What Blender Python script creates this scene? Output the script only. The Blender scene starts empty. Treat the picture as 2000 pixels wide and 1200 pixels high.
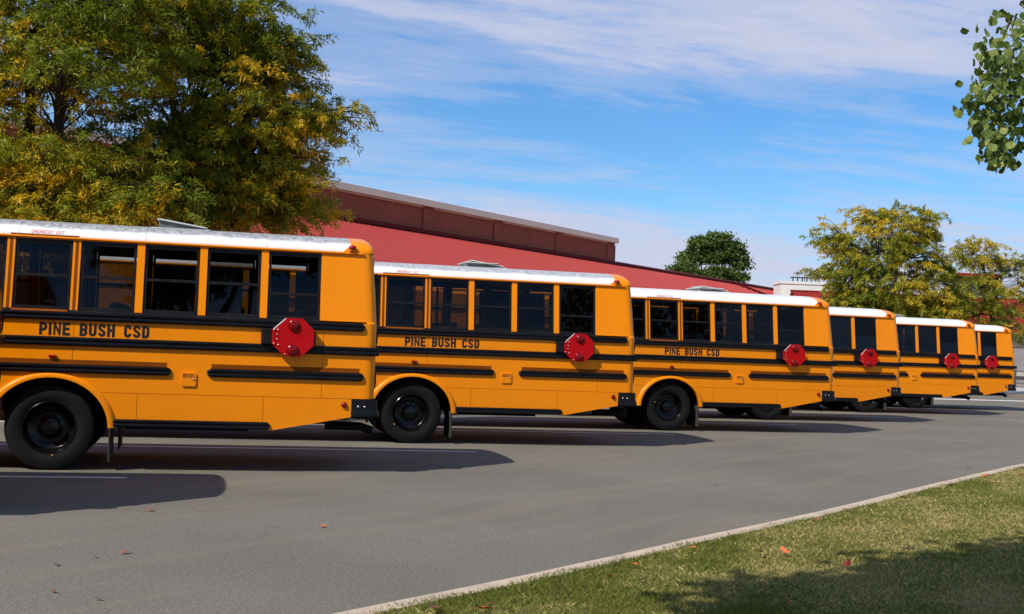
import bpy, bmesh, math, random
import numpy as np
from mathutils import Vector, Matrix

random.seed(7)
rng = np.random.default_rng(11)
R_ = math.radians
scene = bpy.context.scene
col = scene.collection

# ------------------------------------------------------------------ camera
CAM_H = 1.684
cam_d = bpy.data.cameras.new('camera')
cam_d.sensor_width = 36.0
cam_d.lens = 36.0 * 2400.3 / 2000.0
cam_d.clip_start = 0.1
cam_d.clip_end = 3000
cam = bpy.data.objects.new('camera', cam_d)
col.objects.link(cam)
pitch, roll = 0.0298, 0.0377
fwd = Vector((0, math.cos(pitch), math.sin(pitch)))
up0 = Vector((0, -math.sin(pitch), math.cos(pitch)))
rt0 = Vector((1, 0, 0))
rt = rt0 * math.cos(roll) + up0 * math.sin(roll)
up = up0 * math.cos(roll) - rt0 * math.sin(roll)
cam.matrix_world = Matrix(((rt.x, up.x, -fwd.x, 0), (rt.y, up.y, -fwd.y, 0), (rt.z, up.z, -fwd.z, CAM_H), (0, 0, 0, 1)))
scene.camera = cam

# ------------------------------------------------------------------ sun and sky
SUN_TRAVEL = Vector((0.675, 0.725, -1.0)).normalized()
SUN_EL = math.asin(-SUN_TRAVEL.z)
SUN_AZ = math.atan2(-SUN_TRAVEL.x, -SUN_TRAVEL.y)      # measured from +Y towards +X
sun_d = bpy.data.lights.new('sun', 'SUN')
sun_d.energy = 4.9
sun_d.angle = R_(0.53)
sun_d.color = (1.0, 0.935, 0.84)
sun = bpy.data.objects.new('sun', sun_d)
sun.rotation_euler = SUN_TRAVEL.to_track_quat('-Z', 'Y').to_euler()
col.objects.link(sun)

SKY_STRENGTH = 0.105
world = bpy.data.worlds.new('World')
scene.world = world
world.use_nodes = True
wn = world.node_tree
wn.nodes.clear()


def N(nt, typ, **kw):
    n = nt.nodes.new(typ)
    for k, v in kw.items():
        if k == 'ins':
            for a, b in v.items():
                n.inputs[a].default_value = b
        else:
            setattr(n, k, v)
    return n


def math_node(nt, op, a, b=None, clamp=False):
    n = nt.nodes.new('ShaderNodeMath')
    n.operation = op
    n.use_clamp = clamp
    for i, s in enumerate((a, b)):
        if s is None:
            continue
        if isinstance(s, (int, float)):
            n.inputs[i].default_value = s
        else:
            nt.links.new(s, n.inputs[i])
    return n.outputs[0]


def ramp(nt, fac, stops, interp='LINEAR'):
    n = nt.nodes.new('ShaderNodeValToRGB')
    n.color_ramp.interpolation = interp
    els = n.color_ramp.elements
    while len(els) < len(stops):
        els.new(0.5)
    for e, (p, c) in zip(els, stops):
        e.position = p
        e.color = (c, c, c, 1) if isinstance(c, (int, float)) else (*c, 1)
    if fac is not None:
        nt.links.new(fac, n.inputs[0])
    return n.outputs[0]


def mixc(nt, fac, a, b, blend='MIX'):
    n = nt.nodes.new('ShaderNodeMix')
    n.data_type = 'RGBA'
    n.blend_type = blend
    for sock, s in ((n.inputs[0], fac), (n.inputs[6], a), (n.inputs[7], b)):
        if isinstance(s, (int, float)):
            sock.default_value = s
        elif isinstance(s, tuple):
            sock.default_value = (*s, 1) if len(s) == 3 else s
        else:
            nt.links.new(s, sock)
    return n.outputs[2]


def build_sky():
    L = wn.links.new
    sky = N(wn, 'ShaderNodeTexSky', sky_type='NISHITA', sun_disc=False)
    sky.sun_elevation = SUN_EL
    sky.sun_rotation = SUN_AZ
    sky.altitude = 300
    sky.air_density = 1.0
    sky.dust_density = 0.25
    sky.ozone_density = 3.0
    hs = N(wn, 'ShaderNodeHueSaturation', ins={'Saturation': 1.16, 'Value': 1.0, 'Hue': 0.5})
    gain = mixc(wn, 1.0, sky.outputs[0], (0.90, 1.10, 1.30), 'MULTIPLY')
    L(gain, hs.inputs['Color'])
    tc = N(wn, 'ShaderNodeTexCoord')
    sep = N(wn, 'ShaderNodeSeparateXYZ')
    L(tc.outputs['Generated'], sep.inputs[0])
    x, y, z = sep.outputs
    zc = math_node(wn, 'MAXIMUM', z, 0.0)
    den = math_node(wn, 'ADD', zc, 0.10)
    px = math_node(wn, 'DIVIDE', x, den)
    py = math_node(wn, 'DIVIDE', y, den)
    cmb = N(wn, 'ShaderNodeCombineXYZ')
    L(px, cmb.inputs[0])
    L(py, cmb.inputs[1])
    mp = N(wn, 'ShaderNodeMapping')
    mp.vector_type = 'TEXTURE'
    mp.inputs['Rotation'].default_value = (0, 0, R_(17))
    mp.inputs['Scale'].default_value = (1.75, 0.72, 1)
    mp.inputs['Location'].default_value = (3.1, 1.7, 0)
    L(cmb.outputs[0], mp.inputs[0])
    n1 = N(wn, 'ShaderNodeTexNoise', ins={'Scale': 1.5, 'Detail': 11, 'Roughness': 0.64, 'Distortion': 0.3})
    L(mp.outputs[0], n1.inputs[0])
    n2 = N(wn, 'ShaderNodeTexNoise', ins={'Scale': 0.42, 'Detail': 3, 'Roughness': 0.5})
    L(mp.outputs[0], n2.inputs[0])
    n3 = N(wn, 'ShaderNodeTexNoise', ins={'Scale': 6.5, 'Detail': 8, 'Roughness': 0.7})
    L(mp.outputs[0], n3.inputs[0])
    # slow bias with height: a high sheet of cirrus and a low bank near the horizon, blue between them
    az = math_node(wn, 'ARCTAN2', x, y)
    tilt = math_node(wn, 'MULTIPLY', az, 0.075)
    el = math_node(wn, 'ADD', z, tilt)
    bias_hi = ramp(wn, el, [(0.0, 0.0), (0.19, 0.0), (0.225, 0.13), (0.255, 0.22), (0.32, 0.20), (0.5, 0.11), (1.0, 0.11)])  # cloud overhead, out of view, is added to whiten the ambient light
    bias_lo = ramp(wn, el, [(0.0, 0.22), (0.05, 0.33), (0.095, 0.31), (0.125, 0.12), (0.16, 0.01), (0.19, 0.03), (0.21, 0.0), (1.0, 0.0)])
    s = math_node(wn, 'ADD', math_node(wn, 'MULTIPLY', n1.outputs[0], 0.80), math_node(wn, 'MULTIPLY', n2.outputs[0], 0.40))
    s = math_node(wn, 'ADD', s, math_node(wn, 'MULTIPLY', n3.outputs[0], 0.20))
    s = math_node(wn, 'ADD', s, bias_hi)
    s = math_node(wn, 'ADD', s, bias_lo)
    bias_w = math_node(wn, 'MULTIPLY', ramp(wn, el, [(0.0, 0.0), (0.13, 0.0), (0.165, 0.13), (0.20, 0.15), (0.23, 0.0), (1.0, 0.0)]),
                       ramp(wn, math_node(wn, 'ADD', az, 0.5), [(0.0, 0.8), (0.36, 1.0), (0.52, 0.25), (0.62, 0.0), (1.0, 0.5)]))
    s = math_node(wn, 'ADD', s, bias_w)
    dens = ramp(wn, s, [(0.0, 0.0), (0.70, 0.03), (0.84, 0.42), (0.95, 0.82), (1.0, 0.92)], 'EASE')
    k = 1.0 / SKY_STRENGTH
    cc = mixc(wn, dens, (0.46 * k, 0.57 * k, 0.82 * k), (0.60 * k, 0.62 * k, 0.77 * k))
    out = mixc(wn, dens, hs.outputs[0], cc)
    bg = N(wn, 'ShaderNodeBackground')
    bg.inputs['Strength'].default_value = SKY_STRENGTH
    L(out, bg.inputs['Color'])
    wo = N(wn, 'ShaderNodeOutputWorld')
    L(bg.outputs[0], wo.inputs['Surface'])


build_sky()
scene.view_settings.view_transform = 'Standard'
scene.view_settings.look = 'None'
scene.view_settings.exposure = 0.03
scene.view_settings.gamma = 1.0
scene.view_settings.use_curve_mapping = False
scene.cycles.max_bounces = 8
scene.cycles.transparent_max_bounces = 16
scene.cycles.caustics_reflective = False
scene.cycles.caustics_refractive = False


# ------------------------------------------------------------------ materials
def new_mat(name):
    m = bpy.data.materials.new(name)
    m.use_nodes = True
    nt = m.node_tree
    b = nt.nodes['Principled BSDF']
    return m, nt, b


def simple(name, c, rough=0.5, metal=0.0, coat=0.0, noise=0.0, nscale=3.0, bump=0.0, bscale=40.0, spec=0.5):
    m, nt, b = new_mat(name)
    b.inputs['Roughness'].default_value = rough
    b.inputs['Metallic'].default_value = metal
    b.inputs['Specular IOR Level'].default_value = spec
    if coat:
        b.inputs['Coat Weight'].default_value = coat
        b.inputs['Coat Roughness'].default_value = 0.06
    b.inputs['Base Color'].default_value = (*c, 1)
    tc = N(nt, 'ShaderNodeTexCoord')
    if noise:
        n = N(nt, 'ShaderNodeTexNoise', ins={'Scale': nscale, 'Detail': 6, 'Roughness': 0.6})
        nt.links.new(tc.outputs['Object'], n.inputs[0])
        lo = tuple(x * (1 - noise) for x in c)
        hi = tuple(min(1, x * (1 + noise)) for x in c)
        f = ramp(nt, n.outputs[0], [(0.3, lo), (0.7, hi)])
        nt.links.new(f, b.inputs['Base Color'])
        rr = ramp(nt, n.outputs[0], [(0.3, rough * 0.85), (0.7, min(1, rough * 1.2))])
        nt.links.new(rr, b.inputs['Roughness'])
    if bump:
        n = N(nt, 'ShaderNodeTexNoise', ins={'Scale': bscale, 'Detail': 4})
        nt.links.new(tc.outputs['Object'], n.inputs[0])
        bp = N(nt, 'ShaderNodeBump', ins={'Strength': bump, 'Distance': 0.02})
        nt.links.new(n.outputs[0], bp.inputs['Height'])
        nt.links.new(bp.outputs[0], b.inputs['Normal'])
    return m


def paint_yellow():
    m, nt, b = new_mat('school_bus_yellow_paint')
    b.inputs['Specular IOR Level'].default_value = 0.2
    tc = N(nt, 'ShaderNodeTexCoord')
    n = N(nt, 'ShaderNodeTexNoise', ins={'Scale': 1.6, 'Detail': 5, 'Roughness': 0.6})
    nt.links.new(tc.outputs['Object'], n.inputs[0])
    c = ramp(nt, n.outputs[0], [(0.3, (0.85, 0.244, 0.0012)), (0.7, (0.90, 0.268, 0.0016))])
    # road film: dust over the lower skirt, broken up by noise
    sep = N(nt, 'ShaderNodeSeparateXYZ')
    nt.links.new(tc.outputs['Object'], sep.inputs[0])
    n2 = N(nt, 'ShaderNodeTexNoise', ins={'Scale': 7, 'Detail': 6, 'Roughness': 0.7})
    nt.links.new(tc.outputs['Object'], n2.inputs[0])
    h = math_node(nt, 'MULTIPLY', math_node(nt, 'SUBTRACT', 1.35, sep.outputs[2]), 0.42, True)
    d = math_node(nt, 'MULTIPLY', h, n2.outputs[0], True)
    c2 = mixc(nt, d, c, (0.50, 0.17, 0.008))
    nt.links.new(c2, b.inputs['Base Color'])
    rr = math_node(nt, 'ADD', 0.28, math_node(nt, 'MULTIPLY', d, 0.5))
    nt.links.new(rr, b.inputs['Roughness'])
    # very slight oil-canning of sheet metal
    n3 = N(nt, 'ShaderNodeTexNoise', ins={'Scale': 1.3, 'Detail': 1})
    nt.links.new(tc.outputs['Object'], n3.inputs[0])
    bp = N(nt, 'ShaderNodeBump', ins={'Strength': 0.22, 'Distance': 0.03})
    nt.links.new(n3.outputs[0], bp.inputs['Height'])
    nt.links.new(bp.outputs[0], b.inputs['Normal'])
    return m


def roof_white(name, dirt):
    m, nt, b = new_mat(name)
    b.inputs['Roughness'].default_value = 0.35
    tc = N(nt, 'ShaderNodeTexCoord')
    sep = N(nt, 'ShaderNodeSeparateXYZ')
    nt.links.new(tc.outputs['Object'], sep.inputs[0])
    n = N(nt, 'ShaderNodeTexNoise', ins={'Scale': 16, 'Detail': 7, 'Roughness': 0.75})
    nt.links.new(tc.outputs['Object'], n.inputs[0])
    n2 = N(nt, 'ShaderNodeTexNoise', ins={'Scale': 1.6, 'Detail': 2})
    nt.links.new(tc.outputs['Object'], n2.inputs[0])
    edge = math_node(nt, 'ADD', sep.outputs[2], math_node(nt, 'MULTIPLY', math_node(nt, 'SUBTRACT', n2.outputs[0], 0.5), 0.10))
    hz = ramp(nt, edge, [(0.0, 0.0), (1.0, 0.0)])
    mask = math_node(nt, 'MULTIPLY', math_node(nt, 'SUBTRACT', edge, 2.835), 26.0, True)
    sp = ramp(nt, n.outputs[0], [(0.38, 1.0), (0.60, 0.42)])
    d = math_node(nt, 'MULTIPLY', math_node(nt, 'MULTIPLY', mask, sp), dirt, True)
    # streaky grime along the drip rail too
    low = math_node(nt, 'MULTIPLY', math_node(nt, 'SUBTRACT', 2.757, edge), 22.0, True)
    low = math_node(nt, 'MULTIPLY', math_node(nt, 'MULTIPLY', low, ramp(nt, n.outputs[0], [(0.45, 1.0), (0.55, 0.0)])), 0.35 * (0.4 + dirt), True)
    c = mixc(nt, d, (0.80, 0.80, 0.79), (0.17, 0.17, 0.175))
    c = mixc(nt, low, c, (0.35, 0.30, 0.22))
    nt.links.new(c, b.inputs['Base Color'])
    return m


def glass_mat(name, tint, f0=0.06):
    m = bpy.data.materials.new(name)
    m.use_nodes = True
    nt = m.node_tree
    nt.nodes.clear()
    tr = N(nt, 'ShaderNodeBsdfTransparent')
    tr.inputs[0].default_value = (*tint, 1)
    gl = N(nt, 'ShaderNodeBsdfGlossy')
    gl.inputs['Roughness'].default_value = 0.015
    tc = N(nt, 'ShaderNodeTexCoord')
    n = N(nt, 'ShaderNodeTexNoise', ins={'Scale': 2.2, 'Detail': 1})
    nt.links.new(tc.outputs['Object'], n.inputs[0])
    bp = N(nt, 'ShaderNodeBump', ins={'Strength': 0.04, 'Distance': 0.02})
    nt.links.new(n.outputs[0], bp.inputs['Height'])
    nt.links.new(bp.outputs[0], gl.inputs['Normal'])
    fr = N(nt, 'ShaderNodeFresnel', ins={'IOR': 1.5})
    f = math_node(nt, 'ADD', math_node(nt, 'MULTIPLY', fr.outputs[0], 0.62), f0 - 0.04, True)
    mx = N(nt, 'ShaderNodeMixShader')
    nt.links.new(f, mx.inputs[0])
    nt.links.new(tr.outputs[0], mx.inputs[1])
    nt.links.new(gl.outputs[0], mx.inputs[2])
    o = N(nt, 'ShaderNodeOutputMaterial')
    nt.links.new(mx.outputs[0], o.inputs[0])
    return m


def leaf_mat(name, c0, c1, trans=0.35, rough=0.5):
    m, nt, b = new_mat(name)
    at = N(nt, 'ShaderNodeAttribute', attribute_name='tint')
    mid = tuple((a + d) / 2 for a, d in zip(c0, c1))
    c = ramp(nt, at.outputs['Fac'], [(0.0, tuple(x * 0.62 for x in c0)), (0.35, c0), (0.62, mid), (1.0, c1)])
    nt.links.new(c, b.inputs['Base Color'])
    b.inputs['Roughness'].default_value = rough
    b.inputs['Specular IOR Level'].default_value = 0.3
    tl = N(nt, 'ShaderNodeBsdfTranslucent')
    nt.links.new(mixc(nt, 1.0, c, (1.0, 1.0, 0.55), 'MULTIPLY'), tl.inputs[0])
    mx = N(nt, 'ShaderNodeMixShader')
    mx.inputs[0].default_value = trans
    nt.links.new(b.outputs[0], mx.inputs[1])
    nt.links.new(tl.outputs[0], mx.inputs[2])
    nt.links.new(mx.outputs[0], nt.nodes['Material Output'].inputs[0])
    return m


def asphalt_mat():
    m, nt, b = new_mat('worn_asphalt')
    b.inputs['Roughness'].default_value = 0.9
    b.inputs['Specular IOR Level'].default_value = 0.25
    tc = N(nt, 'ShaderNodeTexCoord')
    P = tc.outputs['Object']
    fine = N(nt, 'ShaderNodeTexNoise', ins={'Scale': 95, 'Detail': 3, 'Roughness': 0.75})
    nt.links.new(P, fine.inputs[0])
    mid_ = N(nt, 'ShaderNodeTexNoise', ins={'Scale': 34, 'Detail': 5, 'Roughness': 0.8})
    nt.links.new(P, mid_.inputs[0])
    vor = N(nt, 'ShaderNodeTexVoronoi', ins={'Scale': 150})
    nt.links.new(P, vor.inputs[0])
    big = N(nt, 'ShaderNodeTexNoise', ins={'Scale': 0.35, 'Detail': 5, 'Roughness': 0.55})
    nt.links.new(P, big.inputs[0])
    c = ramp(nt, fine.outputs[0], [(0.25, (0.074, 0.069, 0.055)), (0.5, (0.152, 0.141, 0.116)), (0.75, (0.275, 0.256, 0.212))])
    sepc = N(nt, 'ShaderNodeSeparateColor')
    nt.links.new(vor.outputs['Color'], sepc.inputs[0])
    chip = ramp(nt, sepc.outputs[0], [(0.0, 0.0), (0.965, 0.0), (0.985, 1.0)], 'CONSTANT')
    c = mixc(nt, math_node(nt, 'MULTIPLY', chip, 0.42), c, (0.50, 0.48, 0.45))
    c = mixc(nt, 1.0, c, ramp(nt, mid_.outputs[0], [(0.32, 0.62), (0.5, 1.0), (0.68, 1.42)]), 'MULTIPLY')
    bc = ramp(nt, big.outputs[0], [(0.3, 0.86), (0.7, 1.12)])
    c = mixc(nt, 1.0, c, bc, 'MULTIPLY')
    # tan pollen and grit left in wandering lines along the lane
    mp = N(nt, 'ShaderNodeMapping')
    mp.vector_type = 'TEXTURE'
    mp.inputs['Rotation'].default_value = (0, 0, R_(52))
    nt.links.new(P, mp.inputs[0])
    sp = N(nt, 'ShaderNodeSeparateXYZ')
    nt.links.new(mp.outputs[0], sp.inputs[0])
    wob = N(nt, 'ShaderNodeTexNoise', ins={'Scale': 0.16, 'Detail': 2})
    nt.links.new(P, wob.inputs[0])
    cb = N(nt, 'ShaderNodeCombineXYZ')
    nt.links.new(math_node(nt, 'MULTIPLY', sp.outputs[0], 0.10), cb.inputs[0])
    nt.links.new(math_node(nt, 'ADD', math_node(nt, 'MULTIPLY', sp.outputs[1], 1.0), math_node(nt, 'MULTIPLY', wob.outputs[0], 1.6)), cb.inputs[1])
    st = N(nt, 'ShaderNodeTexNoise', ins={'Scale': 2.3, 'Detail': 3, 'Roughness': 0.5})
    nt.links.new(cb.outputs[0], st.inputs[0])
    sm = ramp(nt, st.outputs[0], [(0.0, 0.0), (0.53, 0.0), (0.60, 0.75), (0.66, 1.0), (0.75, 0.5)])
    sm = math_node(nt, 'MULTIPLY', sm, ramp(nt, fine.outputs[0], [(0.35, 1.0), (0.65, 0.35)]))
    c = mixc(nt, math_node(nt, 'MULTIPLY', sm, 0.42), c, (0.235, 0.185, 0.12))
    # dark oil drips and damp patches
    oil = N(nt, 'ShaderNodeTexNoise', ins={'Scale': 0.9, 'Detail': 6, 'Roughness': 0.62})
    nt.links.new(P, oil.inputs[0])
    om = ramp(nt, oil.outputs[0], [(0.0, 0.0), (0.62, 0.0), (0.72, 0.35), (1.0, 0.5)])
    c = mixc(nt, om, c, (0.06, 0.06, 0.06))
    nt.links.new(c, b.inputs['Base Color'])
    bp = N(nt, 'ShaderNodeBump', ins={'Strength': 0.55, 'Distance': 0.008})
    nt.links.new(fine.outputs[0], bp.inputs['Height'])
    nt.links.new(bp.outputs[0], b.inputs['Normal'])
    return m


def lawn_mat():
    m, nt, b = new_mat('lawn_soil_and_thatch')
    b.inputs['Roughness'].default_value = 0.95
    b.inputs['Specular IOR Level'].default_value = 0.1
    tc = N(nt, 'ShaderNodeTexCoord')
    n1 = N(nt, 'ShaderNodeTexNoise', ins={'Scale': 0.9, 'Detail': 6, 'Roughness': 0.6})
    nt.links.new(tc.outputs['Object'], n1.inputs[0])
    n2 = N(nt, 'ShaderNodeTexNoise', ins={'Scale': 60, 'Detail': 4, 'Roughness': 0.7})
    nt.links.new(tc.outputs['Object'], n2.inputs[0])
    a = ramp(nt, n1.outputs[0], [(0.35, (0.11, 0.13, 0.03)), (0.65, (0.27, 0.21, 0.10))])
    d = ramp(nt, n2.outputs[0], [(0.3, 0.35), (0.7, 1.3)])
    nt.links.new(mixc(nt, 1.0, a, d, 'MULTIPLY'), b.inputs['Base Color'])
    bp = N(nt, 'ShaderNodeBump', ins={'Strength': 0.8, 'Distance': 0.03})
    nt.links.new(n2.outputs[0], bp.inputs['Height'])
    nt.links.new(bp.outputs[0], b.inputs['Normal'])
    return m


def brick_mat():
    m, nt, b = new_mat('dark_red_brickwork')
    b.inputs['Roughness'].default_value = 0.9
    tc = N(nt, 'ShaderNodeTexCoord')
    mp = N(nt, 'ShaderNodeMapping')
    mp.inputs['Rotation'].default_value = (R_(90), 0, 0)
    nt.links.new(tc.outputs['Object'], mp.inputs[0])
    br = N(nt, 'ShaderNodeTexBrick', ins={'Scale': 1.0, 'Mortar Size': 0.012, 'Brick Width': 0.22, 'Row Height': 0.10, 'Bias': -0.1,
                                         'Color1': (0.235, 0.030, 0.014, 1), 'Color2': (0.32, 0.044, 0.020, 1), 'Mortar': (0.34, 0.15, 0.085, 1)})
    nt.links.new(mp.outputs[0], br.inputs[0])
    n = N(nt, 'ShaderNodeTexNoise', ins={'Scale': 0.5, 'Detail': 6, 'Roughness': 0.65})
    nt.links.new(tc.outputs['Object'], n.inputs[0])
    c = mixc(nt, 1.0, br.outputs[0], ramp(nt, n.outputs[0], [(0.3, 0.8), (0.7, 1.15)]), 'MULTIPLY')
    ef = ramp(nt, n.outputs[0], [(0.0, 0.0), (0.66, 0.0), (0.74, 0.25)])
    c = mixc(nt, ef, c, (0.36, 0.28, 0.25))
    nt.links.new(c, b.inputs['Base Color'])
    return m


def bark_mat(name, c):
    m, nt, b = new_mat(name)
    b.inputs['Roughness'].default_value = 0.95
    tc = N(nt, 'ShaderNodeTexCoord')
    n = N(nt, 'ShaderNodeTexNoise', ins={'Scale': 9, 'Detail': 6, 'Roughness': 0.7})
    mp = N(nt, 'ShaderNodeMapping')
    mp.inputs['Scale'].default_value = (2.5, 2.5, 0.5)
    nt.links.new(tc.outputs['Object'], mp.inputs[0])
    nt.links.new(mp.outputs[0], n.inputs[0])
    cr = ramp(nt, n.outputs[0], [(0.3, tuple(x * 0.5 for x in c)), (0.7, tuple(x * 1.4 for x in c))])
    nt.links.new(cr, b.inputs['Base Color'])
    bp = N(nt, 'ShaderNodeBump', ins={'Strength': 0.8, 'Distance': 0.03})
    nt.links.new(n.outputs[0], bp.inputs['Height'])
    nt.links.new(bp.outputs[0], b.inputs['Normal'])
    return m


M = {}
M['yellow'] = paint_yellow()
M['black'] = simple('gloss_black_rail', (0.005, 0.005, 0.006), 0.22, noise=0.3, nscale=6, spec=0.22)
M['black_satin'] = simple('satin_black_metal', (0.006, 0.006, 0.007), 0.42, noise=0.4, nscale=8, spec=0.25)
M['frame'] = simple('black_window_frame', (0.009, 0.009, 0.010), 0.4, noise=0.3, nscale=10, spec=0.2)
M['tape'] = simple('amber_reflective_tape', (0.21, 0.050, 0.002), 0.55, noise=0.12, nscale=5, spec=0.1)
M['roof_dirty'] = roof_white('weathered_white_roof', 1.0)
M['roof_patchy'] = roof_white('speckled_white_roof', 0.85)
M['roof_clean'] = roof_white('clean_white_roof', 0.12)
M['glass'] = glass_mat('dark_tinted_glass', (0.24, 0.255, 0.25), 0.038)
M['tyre'] = simple('tyre_rubber', (0.010, 0.0097, 0.0094), 0.8, spec=0.14, noise=0.35, nscale=7, bump=0.25, bscale=60)
M['rim'] = simple('black_painted_rim', (0.004, 0.004, 0.0045), 0.2, noise=0.3, nscale=9, spec=0.28)
M['rubber'] = simple('mud_flap_rubber', (0.04, 0.039, 0.037), 0.8, spec=0.2, noise=0.4, nscale=6)
M['chassis'] = simple('chassis_black', (0.004, 0.004, 0.004), 0.7, spec=0.15, noise=0.4, nscale=5)
M['red'] = simple('stop_arm_red', (0.43, 0.004, 0.006), 0.4, spec=0.12, noise=0.10, nscale=6)
M['red_lens'] = simple('red_lamp_lens', (0.20, 0.002, 0.004), 0.15, spec=0.35, noise=0.15, nscale=20)
M['amber_lens'] = simple('amber_lamp_lens', (0.55, 0.16, 0.004), 0.14, noise=0.1, nscale=20)
M['silver'] = simple('bright_metal', (0.75, 0.75, 0.74), 0.28, metal=0.9, noise=0.1)
M['white_edge'] = simple('white_reflective_edge', (0.72, 0.72, 0.70), 0.4, noise=0.06)
M['ink'] = simple('black_lettering', (0.010, 0.007, 0.005), 0.45, noise=0.3)
M['red_ink'] = simple('red_lettering', (0.62, 0.10, 0.08), 0.5, noise=0.15)
M['dark_ink'] = simple('brown_lettering', (0.07, 0.012, 0.004), 0.5, noise=0.2)
M['hatch'] = simple('grey_hatch_glass', (0.15, 0.155, 0.155), 0.2, noise=0.3, nscale=9)
M['hatch_lid'] = simple('pale_hatch_lid', (0.55, 0.55, 0.53), 0.4, noise=0.15)
M['seat'] = simple('dark_seat_vinyl', (0.016, 0.014, 0.012), 0.5, noise=0.3)
M['lining'] = simple('bus_lining', (0.10, 0.10, 0.095), 0.6, noise=0.15)
M['floor'] = simple('bus_floor', (0.02, 0.02, 0.02), 0.8, noise=0.3)
M['asphalt'] = asphalt_mat()
M['line'] = simple('faded_white_line_paint', (0.72, 0.70, 0.66), 0.8, noise=0.22, nscale=14)
M['lawn'] = lawn_mat()
M['kerb'] = simple('weathered_concrete_kerb', (0.50, 0.40, 0.30), 0.9, noise=0.16, nscale=5, bump=0.4, bscale=60)
M['concrete'] = simple('pale_concrete', (0.42, 0.40, 0.36), 0.9, noise=0.14, nscale=2, bump=0.2)
M['brick'] = brick_mat()
M['coping'] = simple('pale_metal_coping', (0.86, 0.72, 0.54), 0.6, noise=0.05, nscale=1.0)
M['soffit'] = simple('tan_trim', (0.55, 0.40, 0.28), 0.7, noise=0.1, nscale=1)
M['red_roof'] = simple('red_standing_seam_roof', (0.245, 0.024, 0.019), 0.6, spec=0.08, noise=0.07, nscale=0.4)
M['red_rib'] = simple('red_rib_painted_highlight', (0.50, 0.080, 0.066), 0.6, spec=0.08, noise=0.07, nscale=0.4)  # lighter than the roof pans: the contrast of lit ribs, put into the colour
M['red_trim'] = simple('dark_red_roof_trim', (0.12, 0.010, 0.011), 0.6, spec=0.1, noise=0.1, nscale=1)
M['white_wall'] = simple('white_render', (0.72, 0.70, 0.66), 0.8, noise=0.05, nscale=0.6)
M['grey_block'] = simple('grey_block_wall', (0.27, 0.25, 0.25), 0.9, noise=0.12, nscale=1.2)
M['steel'] = simple('grey_painted_steel', (0.05, 0.06, 0.06), 0.5, noise=0.2)
M['dry_ground'] = simple('dry_brown_ground', (0.26, 0.19, 0.12), 0.95, noise=0.25, nscale=1.5)
M['bark'] = bark_mat('honey_locust_bark', (0.035, 0.026, 0.020))
M['bark_grey'] = bark_mat('grey_bark', (0.10, 0.085, 0.07))
M['locust'] = leaf_mat('honey_locust_leaves', (0.205, 0.255, 0.020), (1.0, 0.58, 0.022), 0.45)
M['locust_far'] = leaf_mat('yellowing_locust_leaves', (0.255, 0.295, 0.032), (0.92, 0.62, 0.050), 0.42)
M['maple'] = leaf_mat('dark_green_maple_leaves', (0.085, 0.14, 0.028), (0.20, 0.25, 0.05), 0.3)
M['tulip'] = leaf_mat('broad_green_leaves', (0.115, 0.185, 0.035), (0.38, 0.42, 0.12), 0.35, 0.45)
M['grass'] = leaf_mat('grass_blades', (0.210, 0.245, 0.036), (0.74, 0.56, 0.27), 0.35, 0.7)
M['leaf_orange'] = simple('orange_dead_leaf', (0.52, 0.12, 0.025), 0.6, noise=0.3, nscale=20)
M['leaf_red'] = simple('red_dead_leaf', (0.42, 0.035, 0.018), 0.6, noise=0.3, nscale=20)
M['leaf_brown'] = simple('brown_dead_leaf', (0.16, 0.06, 0.025), 0.7, noise=0.35, nscale=20)
M['leaf_tan'] = simple('tan_dead_leaf', (0.48, 0.30, 0.17), 0.7, noise=0.25, nscale=20)


# ------------------------------------------------------------------ object helpers
def link(o, parent=None):
    col.objects.link(o)
    if parent is not None:
        o.parent = parent
    return o


def tag(o, label=None, cat=None, group=None, kind=None):
    if label:
        o['label'] = label
    if cat:
        o['category'] = cat
    if group:
        o['group'] = group
    if kind:
        o['kind'] = kind
    return o


def empty(name, loc, rz=0.0):
    o = bpy.data.objects.new(name, None)
    o.empty_display_size = 0.3
    o.location = loc
    o.rotation_euler = (0, 0, rz)
    return link(o)


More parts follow.
